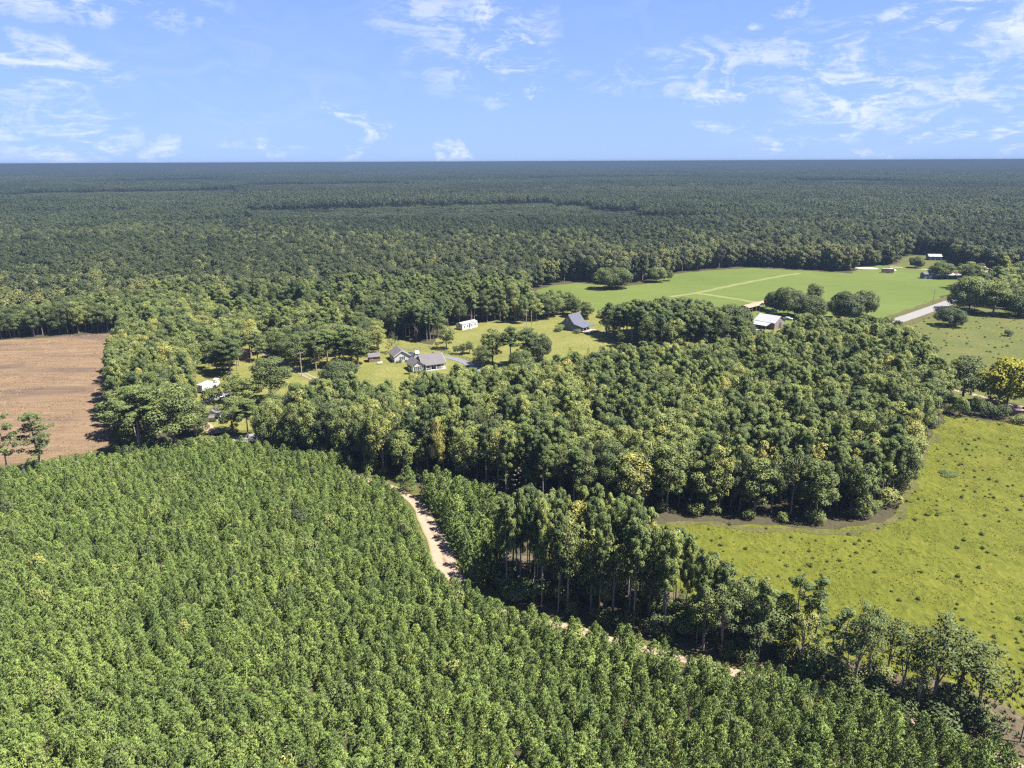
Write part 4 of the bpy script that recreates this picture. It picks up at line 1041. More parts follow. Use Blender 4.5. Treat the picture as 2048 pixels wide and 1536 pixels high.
# -- the forest that runs to the horizon
def cheap_tree(rng, pine, H, Rc, nleaf, size):
    "a few big leaf clumps over a crown-shaped volume"
    if pine: z0, z1 = 0.45 * H, H
    else: z0, z1 = 0.25 * H, H
    d = unit(rng.normal(size=(nleaf, 3))); d[:, 2] = np.where(d[:, 2] < -0.5, -d[:, 2], d[:, 2])
    lump = 1 + 0.22 * np.sin(d[:, 0] * 5 + rng.rand() * 6) * np.sin(d[:, 1] * 5 + rng.rand() * 6) + 0.12 * rng.normal(size=nleaf)
    P = np.column_stack([d[:, 0] * Rc * lump, d[:, 1] * Rc * lump, (z0 + z1) / 2 + d[:, 2] * (z1 - z0) / 2 * lump])
    Nn = unit(d + 0.6 * rng.normal(size=d.shape) + [0, 0, 0.3])
    V, F, O = quads(P, Nn, size * (0.6 + 0.8 * rng.rand(nleaf)), 0.8, rng, out=unit(d + [0, 0, 0.25]))
    return V, F, np.full(len(V), rng.rand() - 0.5), O

mid = []
for s in range(8):
    r_ = np.random.RandomState(500 + s); pine = s < 4
    H, Rc = (18, 3.1) if pine else (16, 4.1)
    ls = []
    nl = 11
    for k in range(nl):
        th = 2.4 * k; zz = (k + 0.5) / nl
        rr = Rc * (0.65 * math.sqrt(max(0.05, 1 - (2 * zz - 1) ** 2)))
        ls.append((rr * math.cos(th), rr * math.sin(th), H * ((0.42 if pine else 0.2) + (0.52 if pine else 0.72) * zz), Rc * (0.42 + 0.15 * r_.rand()), r_.rand() - .5))
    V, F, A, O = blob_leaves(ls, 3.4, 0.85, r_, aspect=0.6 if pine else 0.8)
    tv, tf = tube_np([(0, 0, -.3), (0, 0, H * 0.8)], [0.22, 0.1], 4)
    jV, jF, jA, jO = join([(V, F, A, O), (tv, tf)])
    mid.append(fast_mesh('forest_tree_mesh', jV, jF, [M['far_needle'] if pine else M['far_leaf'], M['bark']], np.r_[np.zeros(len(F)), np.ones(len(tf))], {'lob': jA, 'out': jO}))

def wedge_points(D0, D1, sp, half=0.80):
    P = []
    y0, y1 = D0 * 0.9, D1
    nx = int(D1 * half * 2 / sp); ny = int((y1 - y0) / sp)
    X, Y = np.meshgrid((np.arange(nx) - nx / 2) * sp, y0 + np.arange(ny) * sp)
    X = X + (np.arange(ny)[:, None] % 2) * sp / 2
    P = np.stack([X.ravel(), Y.ravel()], 1) + rng.uniform(-0.52 * sp, 0.52 * sp, (X.size, 2))
    D = np.hypot(P[:, 0], P[:, 1])
    return P[(D > D0) & (D < D1) & (np.abs(P[:, 0]) < half * P[:, 1] + 60)]

def stand_type(P):
    "blocks of forest: (pine share, height factor, tint shift) by place"
    f = smooth_field(P, 420, 31); g = smooth_field(P, 900, 32); h = smooth_field(P, 160, 33)
    pine = np.clip(0.42 + 0.5 * f, 0.05, 0.95)
    hf = 1.0 + 0.07 * h
    # low replanted blocks with straight edges
    u = np.floor((P[:, 0] * 0.94 + P[:, 1] * 0.34) / 540); v = np.floor((P[:, 1] * 0.94 - P[:, 0] * 0.34 + 180) / 480)
    hsh = np.mod(np.sin(u * 12.9898 + v * 78.233) * 43758.5453, 1.0)
    low = (hsh < 0.07) & (P[:, 1] > 900)
    hf = np.where(low, 0.42, hf * np.where(P[:, 1] > 700, 0.86 + 0.26 * np.mod(hsh * 7.3, 1.0), 1.0))
    return np.where(low, 1.0, pine), hf, 0.12 * g + 0.12 * h + np.where(low, 0.06, 0) + np.where(hsh > 0.80, -0.3, 0)

D_MID = 950
P = wedge_points(285, D_MID, 4.4)
P = P[in_poly(P, FAR)]; P = P[free(P, 5.0)]
for (kx, ky, kr) in ((1743, 506, 16), (1743, 512, 12), (1867, 520, 14), (1867, 524, 12), (1956, 546, 10), (1956, 550, 8), (477, 634, 8), (477, 638, 6), (935, 656, 9)):
    P = P[np.linalg.norm(P - G(kx, ky), axis=1) > kr]
pf, hf, ts = stand_type(P); n = len(P); D = np.hypot(P[:, 0], P[:, 1])
near_pine = (rng.rand(n) < pf); fld = smooth_field(P, 30, 41)
pick = np.where(near_pine, rng.randint(0, 4, n), rng.randint(4, 8, n))
hs = rng.uniform(0.80, 1.12, n) * hf; rs_ = rng.uniform(0.85, 1.15, n)
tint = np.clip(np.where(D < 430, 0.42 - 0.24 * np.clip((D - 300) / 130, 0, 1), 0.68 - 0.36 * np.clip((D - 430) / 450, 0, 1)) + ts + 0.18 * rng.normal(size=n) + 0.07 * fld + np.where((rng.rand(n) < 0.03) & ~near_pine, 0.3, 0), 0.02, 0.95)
# nearest part with the detailed trees
near = D < 430
rows = [(p[0], p[1], 'pine' if a else 'broad', 17.5 * b if a else 15.5 * b, 2.9 * c if a else 3.9 * c, t) for p, a, b, c, t in zip(P[near], near_pine[near], hs[near], rs_[near], tint[near])]
stuff_from('near_forest', rows)
scatter_stuff('forest', mid, P[~near], 0.0, R.uniform(0, 6.28, (~near).sum()), np.column_stack([rs_, rs_, hs])[~near], pick[~near], tint[~near])

patches = []
for s in range(10):
    r_ = np.random.RandomState(600 + s); parts = []
    pinep = 0.9 if s < 5 else 0.35
    for k in range(72):
        x, y = r_.uniform(-22, 22, 2)
        pine = r_.rand() < pinep
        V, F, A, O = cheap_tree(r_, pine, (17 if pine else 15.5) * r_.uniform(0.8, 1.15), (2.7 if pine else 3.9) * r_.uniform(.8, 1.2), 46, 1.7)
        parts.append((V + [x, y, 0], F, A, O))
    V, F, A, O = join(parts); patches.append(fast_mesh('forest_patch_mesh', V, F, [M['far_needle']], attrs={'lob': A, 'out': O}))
P = wedge_points(D_MID - 20, 3600, 36)
pf, hf, ts = stand_type(P); n = len(P); isp = rng.rand(n) < pf
pick = np.where(isp, rng.randint(0, 5, n), rng.randint(5, 10, n))
scatter_stuff('distant_forest', patches, P, 0.0, R.uniform(0, 6.28, n), np.column_stack([np.full(n, 1.05)] * 2 + [hf * rng.uniform(0.93, 1.07, n)]), pick, np.clip(0.48 + ts + 0.12 * rng.normal(size=n), 0.0, 0.9))

far = []
for s in range(6):
    r_ = np.random.RandomState(700 + s); parts = []
    for k in range(620):
        x, y = r_.uniform(-80, 80, 2)
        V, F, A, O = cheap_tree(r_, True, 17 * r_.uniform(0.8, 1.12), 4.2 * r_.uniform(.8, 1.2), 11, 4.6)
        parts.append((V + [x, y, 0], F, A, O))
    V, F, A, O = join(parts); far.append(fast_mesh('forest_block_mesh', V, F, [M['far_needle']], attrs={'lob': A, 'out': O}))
P = wedge_points(3540, 13000, 130, 0.84)
pf, hf, ts = stand_type(P); n = len(P)
scatter_stuff('horizon_forest', far, P, 0.0, R.uniform(0, 6.28, n), np.column_stack([np.full(n, 1.0)] * 2 + [hf * rng.uniform(0.92, 1.08, n)]), rng.randint(0, 6, n), np.clip(0.4 + ts + 0.15 * rng.normal(size=n), 0.0, 0.9))
P = wedge_points(12900, 30000, 520, 0.88); n = len(P)
scatter_stuff('horizon_forest', far, P, 0.0, R.uniform(0, 6.28, n), np.column_stack([np.full(n, 4.2)] * 2 + [rng.uniform(0.9, 1.15, n)]), rng.randint(0, 6, n), np.full(n, 0.4))

# -- grass, weeds and stubble standing on the fields
def blades(seed, n, half, size, aspect, up=1.0):
    r_ = np.random.RandomState(seed)
    P = np.column_stack([r_.uniform(-half, half, (n, 2)), r_.uniform(0.02, 0.14, n)])
    D = unit(np.column_stack([r_.normal(size=(n, 2)) * 0.9, np.full(n, up)]))
    V, F, O = quads(P, unit(np.cross(D, r_.normal(size=D.shape))), size * (0.6 + 0.8 * r_.rand(n)), aspect, r_, along=D, out=np.tile([0, 0, 1.0], (n, 1)))
    return V, F, np.repeat(r_.rand(n) - .5, 4), O
gm = []
for s in range(4):
    V, F, A, O = blades(800 + s, 60, 1.5, 0.20, 0.7, up=0.35); gm.append(fast_mesh('grass_clump_mesh', V, F, [M['grassb']], attrs={'lob': A, 'out': O}))
P = grid_points(PASTURE, 2.3, 1.1, rng); P = P[in_frame(P, 0, 60)]; n = len(P); q = smooth_field(P, 14, 51)
keep = rng.rand(n) < 0.62 + 0.25 * q; P, q = P[keep], q[keep]; n = len(P)
sc = rng.uniform(0.6, 1.25, n)
scatter_stuff('pasture_grass', gm, P, 0.02, R.uniform(0, 6.28, n), np.column_stack([sc, sc, sc]), R.randint(4, size=n), np.clip(0.5 + 0.16 * q + 0.13 * rng.normal(size=n), 0, 1))
wm = []
for s in range(4):
    V, F, A, O = make_bush(850 + s, H=0.55, Rc=0.5, leaf=0.16, dens=60)[0]; wm.append(fast_mesh('weed_mesh', V, F, [M['weed']], attrs={'lob': A, 'out': O}))
P = grid_points(PASTURE, 2.2, 1.1, rng); P = P[in_frame(P, 0, 60)]; q = smooth_field(P, 30, 52)
P = P[rng.rand(len(P)) < np.clip(0.36 + 0.40 * q, 0.04, 0.95)]; n = len(P); sc = rng.uniform(0.3, 1.05, n) ** 1.8
P2 = grid_points(PASTURE2, 4.5, 2.2, rng); P2 = P2[in_frame(P2, 0, 60)]; P2 = P2[rng.rand(len(P2)) < 0.35]; n2 = len(P2); sc2 = rng.uniform(0.4, 1.2, n2)
PP = np.concatenate([P, P2]); ss = np.concatenate([sc, sc2])
scatter_stuff('pasture_weeds', wm, PP, 0.06, R.uniform(0, 6.28, len(PP)), np.column_stack([ss, ss, ss]), R.randint(4, size=len(PP)), np.clip(0.35 + 0.3 * rng.normal(size=len(PP)), 0, 1))
sm = []
for s in range(4):
    V, F, A, O = blades(870 + s, 60, 1.9, 0.34, 0.35, up=0.35); sm.append(fast_mesh('stubble_mesh', V, F, [M['straw']], attrs={'lob': A, 'out': O}))
P = grid_points(BROWN, 3.4, 1.6, rng); P = P[in_frame(P, 0, 30)]; q = smooth_field(P, 35, 53); P = P[rng.rand(len(P)) < np.clip(0.5 + 0.3 * q, 0.1, 0.9)]; n = len(P)
scatter_stuff('stubble', sm, P, 0.06, R.uniform(0, 6.28, n), np.column_stack([rng.uniform(0.7, 1.2, n)] * 3), R.randint(4, size=n), np.clip(0.45 + 0.22 * rng.normal(size=n), 0, 1))

# ------------------------------------------------------------------ buildings
def shingle(name, c, cs=(0.9, 0.32), var=0.2, rough=0.85, seams=None):
    m, t = new_mat(name)
    tc = t.n('ShaderNodeTexCoord').outputs['Object']
    n = t.noise(tc, 1.1, 5, 0.65); n2 = t.noise(t.mapping(tc, scale=(6, 1, 1)), 1.3, 3, 0.5)
    f = t.m('ADD', t.m('MULTIPLY', n, 0.6), t.m('MULTIPLY', n2, 0.4))
    col = t.mix(1.0, (*c, 1), t.ramp(f, [(0.3, (1 - var,) * 3), (0.7, (1 + var,) * 3)]), 'MULTIPLY')
    finish(t, col, rough, 0.2, n2, 0.05, 0.4)
    return m
M['white'] = plain('white_paint', (0.442, 0.433, 0.416), 0.55, 0.3, 0.06)
M['cream'] = plain('cream_siding', (0.357, 0.348, 0.327), 0.6, 0.3, 0.07, 3, streak=(0.3, 0.3, 5))
M['grey_siding'] = plain('grey_siding', (0.128, 0.128, 0.132), 0.7, 0.2, 0.08, 3, streak=(0.3, 0.3, 5))
M['grey_shingle'] = shingle('grey_shingles', (0.085, 0.078, 0.08))
M['blue_shingle'] = shingle('blue_grey_shingles', (0.062, 0.066, 0.085))
M['dark_trim'] = plain('dark_shutter', (0.043, 0.047, 0.051), 0.5, 0.4, 0.1)
M['glass'] = plain('window_glass', (0.051, 0.060, 0.072), 0.12, 0.6, 0.1)
M['tin'] = shingle('galvanised_tin', (0.225, 0.225, 0.232), var=0.34, rough=0.45)
M['rust'] = shingle('rusty_tin', (0.25, 0.14, 0.10), var=0.45, rough=0.7)
M['boards'] = plain('weathered_boards', (0.187, 0.162, 0.140), 0.9, 0.1, 0.3, 2, streak=(4, 4, 0.3))
M['deck'] = plain('deck_boards', (0.212, 0.166, 0.128), 0.8, 0.2, 0.2, 2, streak=(0.4, 5, 1))
M['brick'] = plain('red_brick', (0.170, 0.089, 0.064), 0.85, 0.2, 0.2, 4)
M['brown'] = plain('brown_paint', (0.170, 0.102, 0.076), 0.8, 0.2, 0.2)
M['pinkroof'] = plain('faded_roofing', (0.170, 0.115, 0.111), 0.85, 0.2, 0.25)
M['blue'] = plain('blue_paint', (0.085, 0.145, 0.221), 0.6, 0.3, 0.12)
M['rubber'] = plain('tyre_rubber', (0.021, 0.021, 0.023), 0.85, 0.2, 0.1)
M['steel'] = plain('steel', (0.383, 0.383, 0.391), 0.4, 0.5, 0.1, metal=0.6)
M['pole'] = plain('pole_wood', (0.255, 0.212, 0.170), 0.9, 0.1, 0.25, 2, streak=(3, 3, 0.3))
M['fence'] = plain('fence_wood', (0.170, 0.153, 0.132), 0.9, 0.1, 0.25, 2)
M['concrete'] = plain('concrete', (0.357, 0.340, 0.315), 0.9, 0.1, 0.15)
M['car_dark'] = plain('dark_car_paint', (0.025, 0.034, 0.051), 0.25, 0.6, 0.05)
M['car_white'] = plain('white_car_paint', (0.425, 0.425, 0.425), 0.3, 0.5, 0.03)
M['car_red'] = plain('red_car_paint', (0.340, 0.043, 0.034), 0.3, 0.5, 0.05)
M['car_teal'] = plain('teal_car_paint', (0.170, 0.340, 0.374), 0.3, 0.5, 0.05)
M['car_silver'] = plain('silver_car_paint', (0.357, 0.365, 0.383), 0.3, 0.5, 0.05)
M['sandpile'] = plain('pale_sand', (0.281, 0.246, 0.204), 0.95, 0.05, 0.15)

def window(parent, x, y, z, w, h, face, shutters=False, frame='white', grid=1):
    "face: 'x+','x-','y+','y-' = the side of the wall the window is on"
    s = 1 if face[1] == '+' else -1
    def slab(mb, u0, u1, v0, v1, d0, d1):
        a, b = sorted((s * d0, s * d1))
        if face[0] == 'y': mb.box(x + u0, x + u1, y + a, y + b, z + v0, z + v1)
        else: mb.box(x + a, x + b, y + u0, y + u1, z + v0, z + v1)
    f = MB(); t = 0.09
    slab(f, -w / 2 - t, w / 2 + t, h, h + t, 0.0, 0.07); slab(f, -w / 2 - t, w / 2 + t, -t, 0, 0.0, 0.09)
    slab(f, -w / 2 - t, -w / 2, 0, h, 0.0, 0.07); slab(f, w / 2, w / 2 + t, 0, h, 0.0, 0.07)
    slab(f, -w / 2, w / 2, h / 2 - 0.03, h / 2 + 0.03, 0.01, 0.06)
    fo = f.build('window', M[frame], parent)
    g = MB(); slab(g, -w / 2 + 0.002, w / 2 - 0.002, 0.002, h - 0.002, 0.003, 0.025); g.build('pane', M['glass'], fo)
    if shutters:
        for q in (-1, 1):
            sh = MB(); c = q * (w / 2 + 0.32); slab(sh, c - 0.2, c + 0.2, -0.05, h + 0.05, 0.004, 0.055); sh.build('shutter', M['dark_trim'], fo)

def door(parent, x, y, z, w, h, face, mat):
    s = 1 if face[1] == '+' else -1
    a, b = sorted((0.003 * s, 0.06 * s)); m = MB()
    if face[0] == 'y': m.box(x - w / 2, x + w / 2, y + a, y + b, z, z + h)
    else: m.box(x + a, x + b, y - w / 2, y + w / 2, z, z + h)
    d = m.build('door', mat, parent)
    k = MB(); a, b = sorted((0.06 * s, 0.12 * s))
    if face[0] == 'y': k.box(x + w * .38 - .04, x + w * .38 + .04, y + a, y + b, z + 1.0, z + 1.08)
    else: k.box(x + a, x + b, y + w * .38 - .04, y + w * .38 + .04, z + 1.0, z + 1.08)
    k.build('handle', M['steel'], d)

def gable(parent, x0, x1, y0, y1, H, ridge, axis, wall, roof, over=0.35, thick=0.16, trim=None):
    "box with a gable roof; axis = direction of the ridge"
    if axis == 'y': c, hw = (x0 + x1) / 2, (x1 - x0) / 2; prof = [(x0, 0), (x1, 0), (x1, H), (c, ridge), (x0, H)]; a0, a1 = y0, y1
    else: c, hw = (y0 + y1) / 2, (y1 - y0) / 2; prof = [(y0, 0), (y1, 0), (y1, H), (c, ridge), (y0, H)]; a0, a1 = x0, x1
    wo = MB().prism(prof, axis, a0, a1).build('wall', wall, parent)
    sl = (ridge - H) / hw; e = hw + over; g = 0.012
    rp = [(c - e, H - over * sl + g), (c, ridge + g), (c + e, H - over * sl + g), (c + e, H - over * sl + thick), (c, ridge + thick + 0.02), (c - e, H - over * sl + thick)]
    ro = MB().prism(rp, axis, a0 - over, a1 + over).build('roof', roof, parent)
    if trim:
        t = MB()
        for q in (a0 - over, a1 + over):
            d = -0.05 if q < (a0 + a1) / 2 else 0.05
            tp = [(c - e - .01, H - over * sl - 0.12), (c, ridge - 0.12), (c + e + .01, H - over * sl - 0.12), (c + e + .01, H - over * sl + thick * .9), (c, ridge + thick * .9), (c - e - .01, H - over * sl + thick * .9)]
            t.prism(tp, axis, min(q, q + d), max(q, q + d))
        t.build('barge_board', trim, parent)
    return wo, ro

def spot(px, py, z=0.0): 
    p = G(px, py, z); return (float(p[0]), float(p[1]), 0.0)

# cream house: main block and lower left wing with its own gable
A25 = math.radians(26)
hc = G(869, 726.5, 2.7); nrm = np.array([math.sin(A25), -math.cos(A25)])
hc = hc - nrm * 4.0
h = empty('house', (hc[0], hc[1], 0.06), A25, label='cream one-storey house with grey gable roof, front porch and left wing', cat='house')
gable(h, -4.6, 4.6, -3.0, 4.6, 2.8, 5.4, 'x', M['cream'], M['grey_shingle'], 0.45, trim=M['white'])
w2 = MB().prism([(-9.2, 0), (-4.61, 0), (-4.61, 2.6), (-6.9, 4.5), (-9.2, 2.6)], 'y', -4.0, 3.2).build('wing_wall', M['cream'], h)
MB().prism([(-9.6, 2.28), (-6.9, 4.52), (-4.2, 2.28), (-4.2, 2.44), (-6.9, 4.68), (-9.6, 2.44)], 'y', -4.4, -3.47).build('wing_roof', M['grey_shingle'], h)
MB().prism([(-9.6, 2.28), (-6.9, 4.52), (-5.08, 3.0), (-5.08, 3.16), (-6.9, 4.68), (-9.6, 2.44)], 'y', -3.468, 3.6).build('wing_roof', M['grey_shingle'], h)
pr = MB().prism([(-5.4, 2.35), (-3.46, 2.62), (-3.46, 2.76), (-5.4, 2.49)], 'x', -4.15, 4.6).build('porch_roof', M['grey_shingle'], h)
MB().box(-4.2, 4.6, -5.2, -3.02, 0.0, 0.35).build('porch_floor', M['concrete'], h)
for x in (-4.0, -1.9, 0.3, 2.4, 4.4): MB().box(x - .09, x + .09, -5.15, -4.97, 0.35, 2.38).build('post', M['white'], h)
rl = MB()
for a, b in ((-3.9, -2.0), (0.4, 2.3), (2.5, 4.3)):
    rl.box(a, b, -5.1, -5.02, 1.15, 1.22)
    for k in range(9): rl.box(a + (b - a) * (k + .5) / 9 - .02, a + (b - a) * (k + .5) / 9 + .02, -5.08, -5.04, 0.35, 1.15)
rl.build('railing', M['white'], h)
door(h, -0.8, -3.0, 0.35, 1.0, 2.05, 'y-', M['dark_trim'])
for x in (-3.0, 1.6, 3.5): window(h, x, -3.0, 0.95, 0.9, 1.3, 'y-', True)
for x in (-7.7, -6.1): window(h, x, -4.0, 0.9, 0.9, 1.3, 'y-', True)
for y in (-2.2, 0.8): window(h, -9.2, y, 0.9, 0.9, 1.2, 'x-', False)
for y in (-1.0, 2.2): window(h, 4.6, y, 0.9, 0.9, 1.2, 'x+', True)
MB().box(1.2, 1.8, 1.4, 2.0, 4.2, 6.0).build('chimney', M['brick'], h)

# garage
gc = G(805.5, 724) - nrm * 4.2
g = empty('garage', (gc[0], gc[1], 0.06), A25 - 0.04, label='small pale garage with grey gable roof left of the cream house', cat='garage')
gable(g, -3.3, 3.3, -4.1, 4.1, 2.7, 4.9, 'y', M['cream'], M['grey_shingle'], 0.4, trim=M['white'])
window(g, 0.1, -4.1, 1.0, 1.2, 1.3, 'y-', True); window(g, -3.3, -1.5, 1.0, 0.8, 1.1, 'x-'); window(g, -3.3, 1.8, 1.0, 0.8, 1.1, 'x-')
door(g, 3.3, 1.0, 0.0, 2.7, 2.2, 'x+', M['white']); door(g, 3.3, -2.0, 0.0, 0.9, 2.0, 'x+', M['dark_trim'])
for i, (u, v) in enumerate(((-2.6, -4.9), (-1.2, -4.8), (1.6, -4.8), (2.9, -4.9))):
    c_, s_ = math.cos(A25), math.sin(A25)
    plant('shrub', 'bush', (gc[0] + u * c_ - v * s_, gc[1] + u * s_ + v * c_), 1.0 + 0.2 * (i % 2), 0.8, .2, label=['low shrub at the left corner of the garage gable', 'low shrub under the garage window, left side', 'low shrub under the garage window, right side', 'low shrub at the right corner of the garage gable'][i], cat='shrub', group='shrubs along the garage')
for i, (u, v) in enumerate(((-8.5, -4.9), (-7.0, -5.0), (-5.4, -4.8))):
    plant('shrub', 'bush', (hc[0] + u * c_ - v * s_, hc[1] + u * s_ + v * c_), 0.9, 0.75, .25, label=['low shrub at the outer corner of the house wing', 'low shrub under the wing windows', 'low shrub where the wing meets the porch'][i], cat='shrub', group='shrubs along the cream house')

# grey house with flared roof
c1, c2 = G(1116, 657), G(1157, 664)
ga = math.atan2(c2[1] - c1[1], c2[0] - c1[0]); gm_ = (c1 + c2) / 2
hw = np.linalg.norm(c2 - c1) / 2
back = np.array([-math.sin(ga), math.cos(ga)])
a = empty('house', (gm_[0] + back[0] * 4.5, gm_[1] + back[1] * 4.5, 0.06), ga, label='grey gabled house with steep blue-grey flared roof and a deck', cat='house')
top = [(-hw, 2.3), (-hw * .62, 3.3), (-hw * .40, 4.5), (0, 7.6), (hw * .40, 4.5), (hw * .62, 3.3), (hw, 2.5)]
MB().prism([(-hw, 0)] + [(hw, 0)] + top[::-1], 'y', -4.5, 4.5).build('wall', M['grey_siding'], a)
o1 = [(u * 1.05 if i in (0, 6) else u, z + 0.012) for i, (u, z) in enumerate(top)]; o1[0] = (-hw - .5, 2.18); o1[-1] = (hw + 3.0, 2.25)
MB().prism(o1 + [(u, z + 0.18) for u, z in o1[::-1]], 'y', -4.9, 4.9).build('roof', M['blue_shingle'], a)
for y in (-4.6, -1.5, 1.5, 4.6): MB().box(hw + 2.6, hw + 2.76, y - .08, y + .08, 0.5, 2.26).build('post', M['white'], a)
MB().box(hw + 0.02, hw + 6.5, -5.2, 3.4, 0.35, 0.5).build('deck', M['deck'], a)
for (x, y) in ((hw + .6, -4.9), (hw + 3.2, -4.9), (hw + 6.2, -4.9), (hw + 6.2, -1), (hw + 6.2, 3)): MB().box(x - .08, x + .08, y - .08, y + .08, -0.1, 0.35).build('post', M['boards'], a)
window(a, -hw * .36, -4.5, 1.0, 0.9, 1.3, 'y-', False, 'cream'); window(a, -hw * .12, -4.5, 4.6, 0.8, 1.0, 'y-', False, 'white')
window(a, hw * .45, -4.5, 0.9, 0.9, 1.2, 'y-', False, 'cream')
door(a, hw, 0.5, 0.5, 1.0, 1.75, 'x+', M['dark_trim']); window(a, hw, -2.5, 1.0, 1.0, 1.1, 'x+')

# white mobile home
c1, c2 = G(925, 661), G(955, 654)
ma = math.atan2(c2[1] - c1[1], c2[0] - c1[0]); mc = (c1 + c2) / 2 + np.array([-math.sin(ma), math.cos(ma)]) * 2.3
L = np.linalg.norm(c2 - c1)
mh = empty('mobile_home', (mc[0], mc[1], 0.06), ma, label='long white mobile home with pale low roof at the wood edge', cat='mobile home')
gable(mh, -L / 2, L / 2, -2.3, 2.3, 2.9, 3.5, 'x', M['white'], M['tin'], 0.15, 0.1)
for x in (-.36, -.16, .12, .34): window(mh, x * L, -2.3, 1.2, 0.9, 1.0, 'y-')
door(mh, -0.02 * L, -2.3, 0.5, 0.9, 2.0, 'y-', M['dark_trim']); window(mh, -L / 2, 0, 1.2, 0.9, 1.0, 'x-')
st = MB()
for k in range(3): st.box(-.02 * L - .6, -.02 * L + .6, -2.32 - 0.3 * (3 - k), -2.32, 0.17 * k, 0.17 * (k + 1) - .004)
st.build('steps', M['concrete'], mh)

# barn with tin roof
r1, r2 = G(1521, 626.6, 6), G(1561, 633, 6)
ba = math.atan2(r2[1] - r1[1], r2[0] - r1[0]); bc = (r1 + r2) / 2; L = np.linalg.norm(r2 - r1)
b = empty('barn', (bc[0], bc[1], 0.06), ba, label='weathered barn with bright tin roof beside the green field', cat='barn')
gable(b, -L / 2, L / 2, -5.0, 5.0, 3.4, 6.0, 'x', M['boards'], M['tin'], 0.4, 0.08)
MB().prism([(-9.2, 2.1), (-5.42, 3.02), (-5.42, 3.10), (-9.2, 2.18)], 'x', -L / 2 - .3, L / 2 - 2).build('lean_to_roof', M['tin'], b)
for k in range(5):
    x = -L / 2 + (L - 2.6) * k / 4; MB().box(x - .1, x + .1, -9.0, -8.8, -0.1, 2.12).build('post', M['boards'], b)
door(b, L / 2, 0.4, 0, 2.4, 2.8, 'x+', M['dark_trim']); window(b, L / 2, 0, 3.6, 0.9, 0.8, 'x+', False, 'tin')
bd = MB()
for k in range(24):
    y = -4.9 + 9.8 * k / 23; bd.box(L / 2 + .002, L / 2 + .03, y - .03, y + .03, 0.05, 3.3 + 2.4 * (1 - abs(y) / 5.0))
bd.build('batten', M['boards'], b)
# long open shed, rusty roof
c1, c2 = G(1497, 627), G(1540, 616)
sa = math.atan2(c2[1] - c1[1], c2[0] - c1[0]); L = np.linalg.norm(c2 - c1); sc_ = (c1 + c2) / 2 + np.array([-math.sin(sa), math.cos(sa)]) * 3
s = empty('shed', (sc_[0], sc_[1], 0.06), sa, label='long open shed with rusty tin roof behind the barn', cat='shed')
MB().prism([(-3.4, 3.1), (0.3, 4.0), (3.4, 2.9), (3.4, 2.98), (0.3, 4.08), (-3.4, 3.18)], 'x', -L / 2 - .4, L / 2 + .4).build('roof', M['rust'], s)
MB().box(-L / 2, L / 2, 2.9, 3.0, 0, 2.98).build('wall', M['boards'], s); MB().box(-L / 2, -L / 2 + .1, -2.9, 2.88, 0, 3.0).build('wall', M['boards'], s)
for k in range(7): x = -L / 2 + .2 + (L - .4) * k / 6; MB().box(x - .1, x + .1, -3.1, -2.9, 0, 3.14).build('post', M['boards'], s)

def small_building(px, py, rz, label, wx, wy, H, ridge, axis, wall, roof, name='shed', cat='shed', door_face='y-', door_w=0.9, door_mat='white', wins=()):
    p = spot(px, py)
    o = empty(name, (p[0], p[1], 0.06), rz, label=label, cat=cat)
    gable(o, -wx / 2, wx / 2, -wy / 2, wy / 2, H, ridge, axis, M[wall], M[roof], 0.3, 0.12)
    f = -wy / 2 if door_face == 'y-' else (wx / 2 if door_face == 'x+' else -wx / 2)
    if door_face == 'y-': door(o, 0, f, 0.05, door_w, min(2.1, H - .2), 'y-', M[door_mat])
    else: door(o, f, 0, 0.05, door_w, min(2.1, H - .2), door_face, M[door_mat])
    for (x, y, face) in wins: window(o, x, y, 1.0, 0.8, 0.9, face)
    return o
sb = small_building(430, 838, math.radians(8), 'white shed with grey roof and wide pale door', 4.2, 5.2, 2.5, 3.7, 'y', 'white', 'grey_shingle', door_w=2.9, door_mat='cream', wins=((-2.1, 0.5, 'x-'),))
MB().prism([(-3.5, 2.30), (-2.92, 2.42), (-2.92, 2.50), (-3.5, 2.38)], 'x', -2.1, 2.1).build('awning', M['grey_shingle'], sb)
small_building(748, 722, math.radians(20), 'small brown shed with grey roof under the trees by the lawn', 4.6, 3.6, 2.3, 3.4, 'x', 'brown', 'grey_shingle', door_face='x+', wins=((-1.2, -1.8, 'y-'),))
small_building(552, 678, math.radians(30), 'white low building behind the trees of the farm yard', 8, 5, 2.6, 3.6, 'x', 'white', 'tin', name='cottage', cat='house', wins=((-2.5, -2.5, 'y-'), (2.5, -2.5, 'y-')))
small_building(478, 716, math.radians(-12), 'brick cottage almost hidden behind the dark yard pine', 9, 6, 2.6, 4.2, 'x', 'brick', 'pinkroof', name='cottage', cat='house', wins=((-2.8, -3, 'y-'), (2.8, -3, 'y-')))
small_building(477, 634, math.radians(15), 'small grey hut beside the scrap heap clearing', 6, 4, 2.5, 3.5, 'x', 'grey_siding', 'tin', name='hut', cat='hut', wins=((-1.8, -2, 'y-'),))
small_building(1743, 503, math.radians(-12), 'far house with pale grey roof showing above the trees', 16, 9, 6.5, 9.6, 'x', 'cream', 'tin', name='house', cat='house', wins=((-4, -4.5, 'y-'), (4, -4.5, 'y-')))
small_building(1867, 520, math.radians(-10), 'far blue building with white roof by the pine trunks', 10, 7, 3.2, 4.8, 'x', 'blue', 'tin', name='outbuilding', cat='building', wins=((-4, -4.5, 'y-'), (4, -4.5, 'y-')))
small_building(1856, 556.5, math.radians(5), 'blue-grey shed at the edge of the green field', 9, 5, 3.2, 4.2, 'x', 'blue', 'grey_shingle', door_w=2.4, wins=((-2.8, -2.5, 'y-'),))
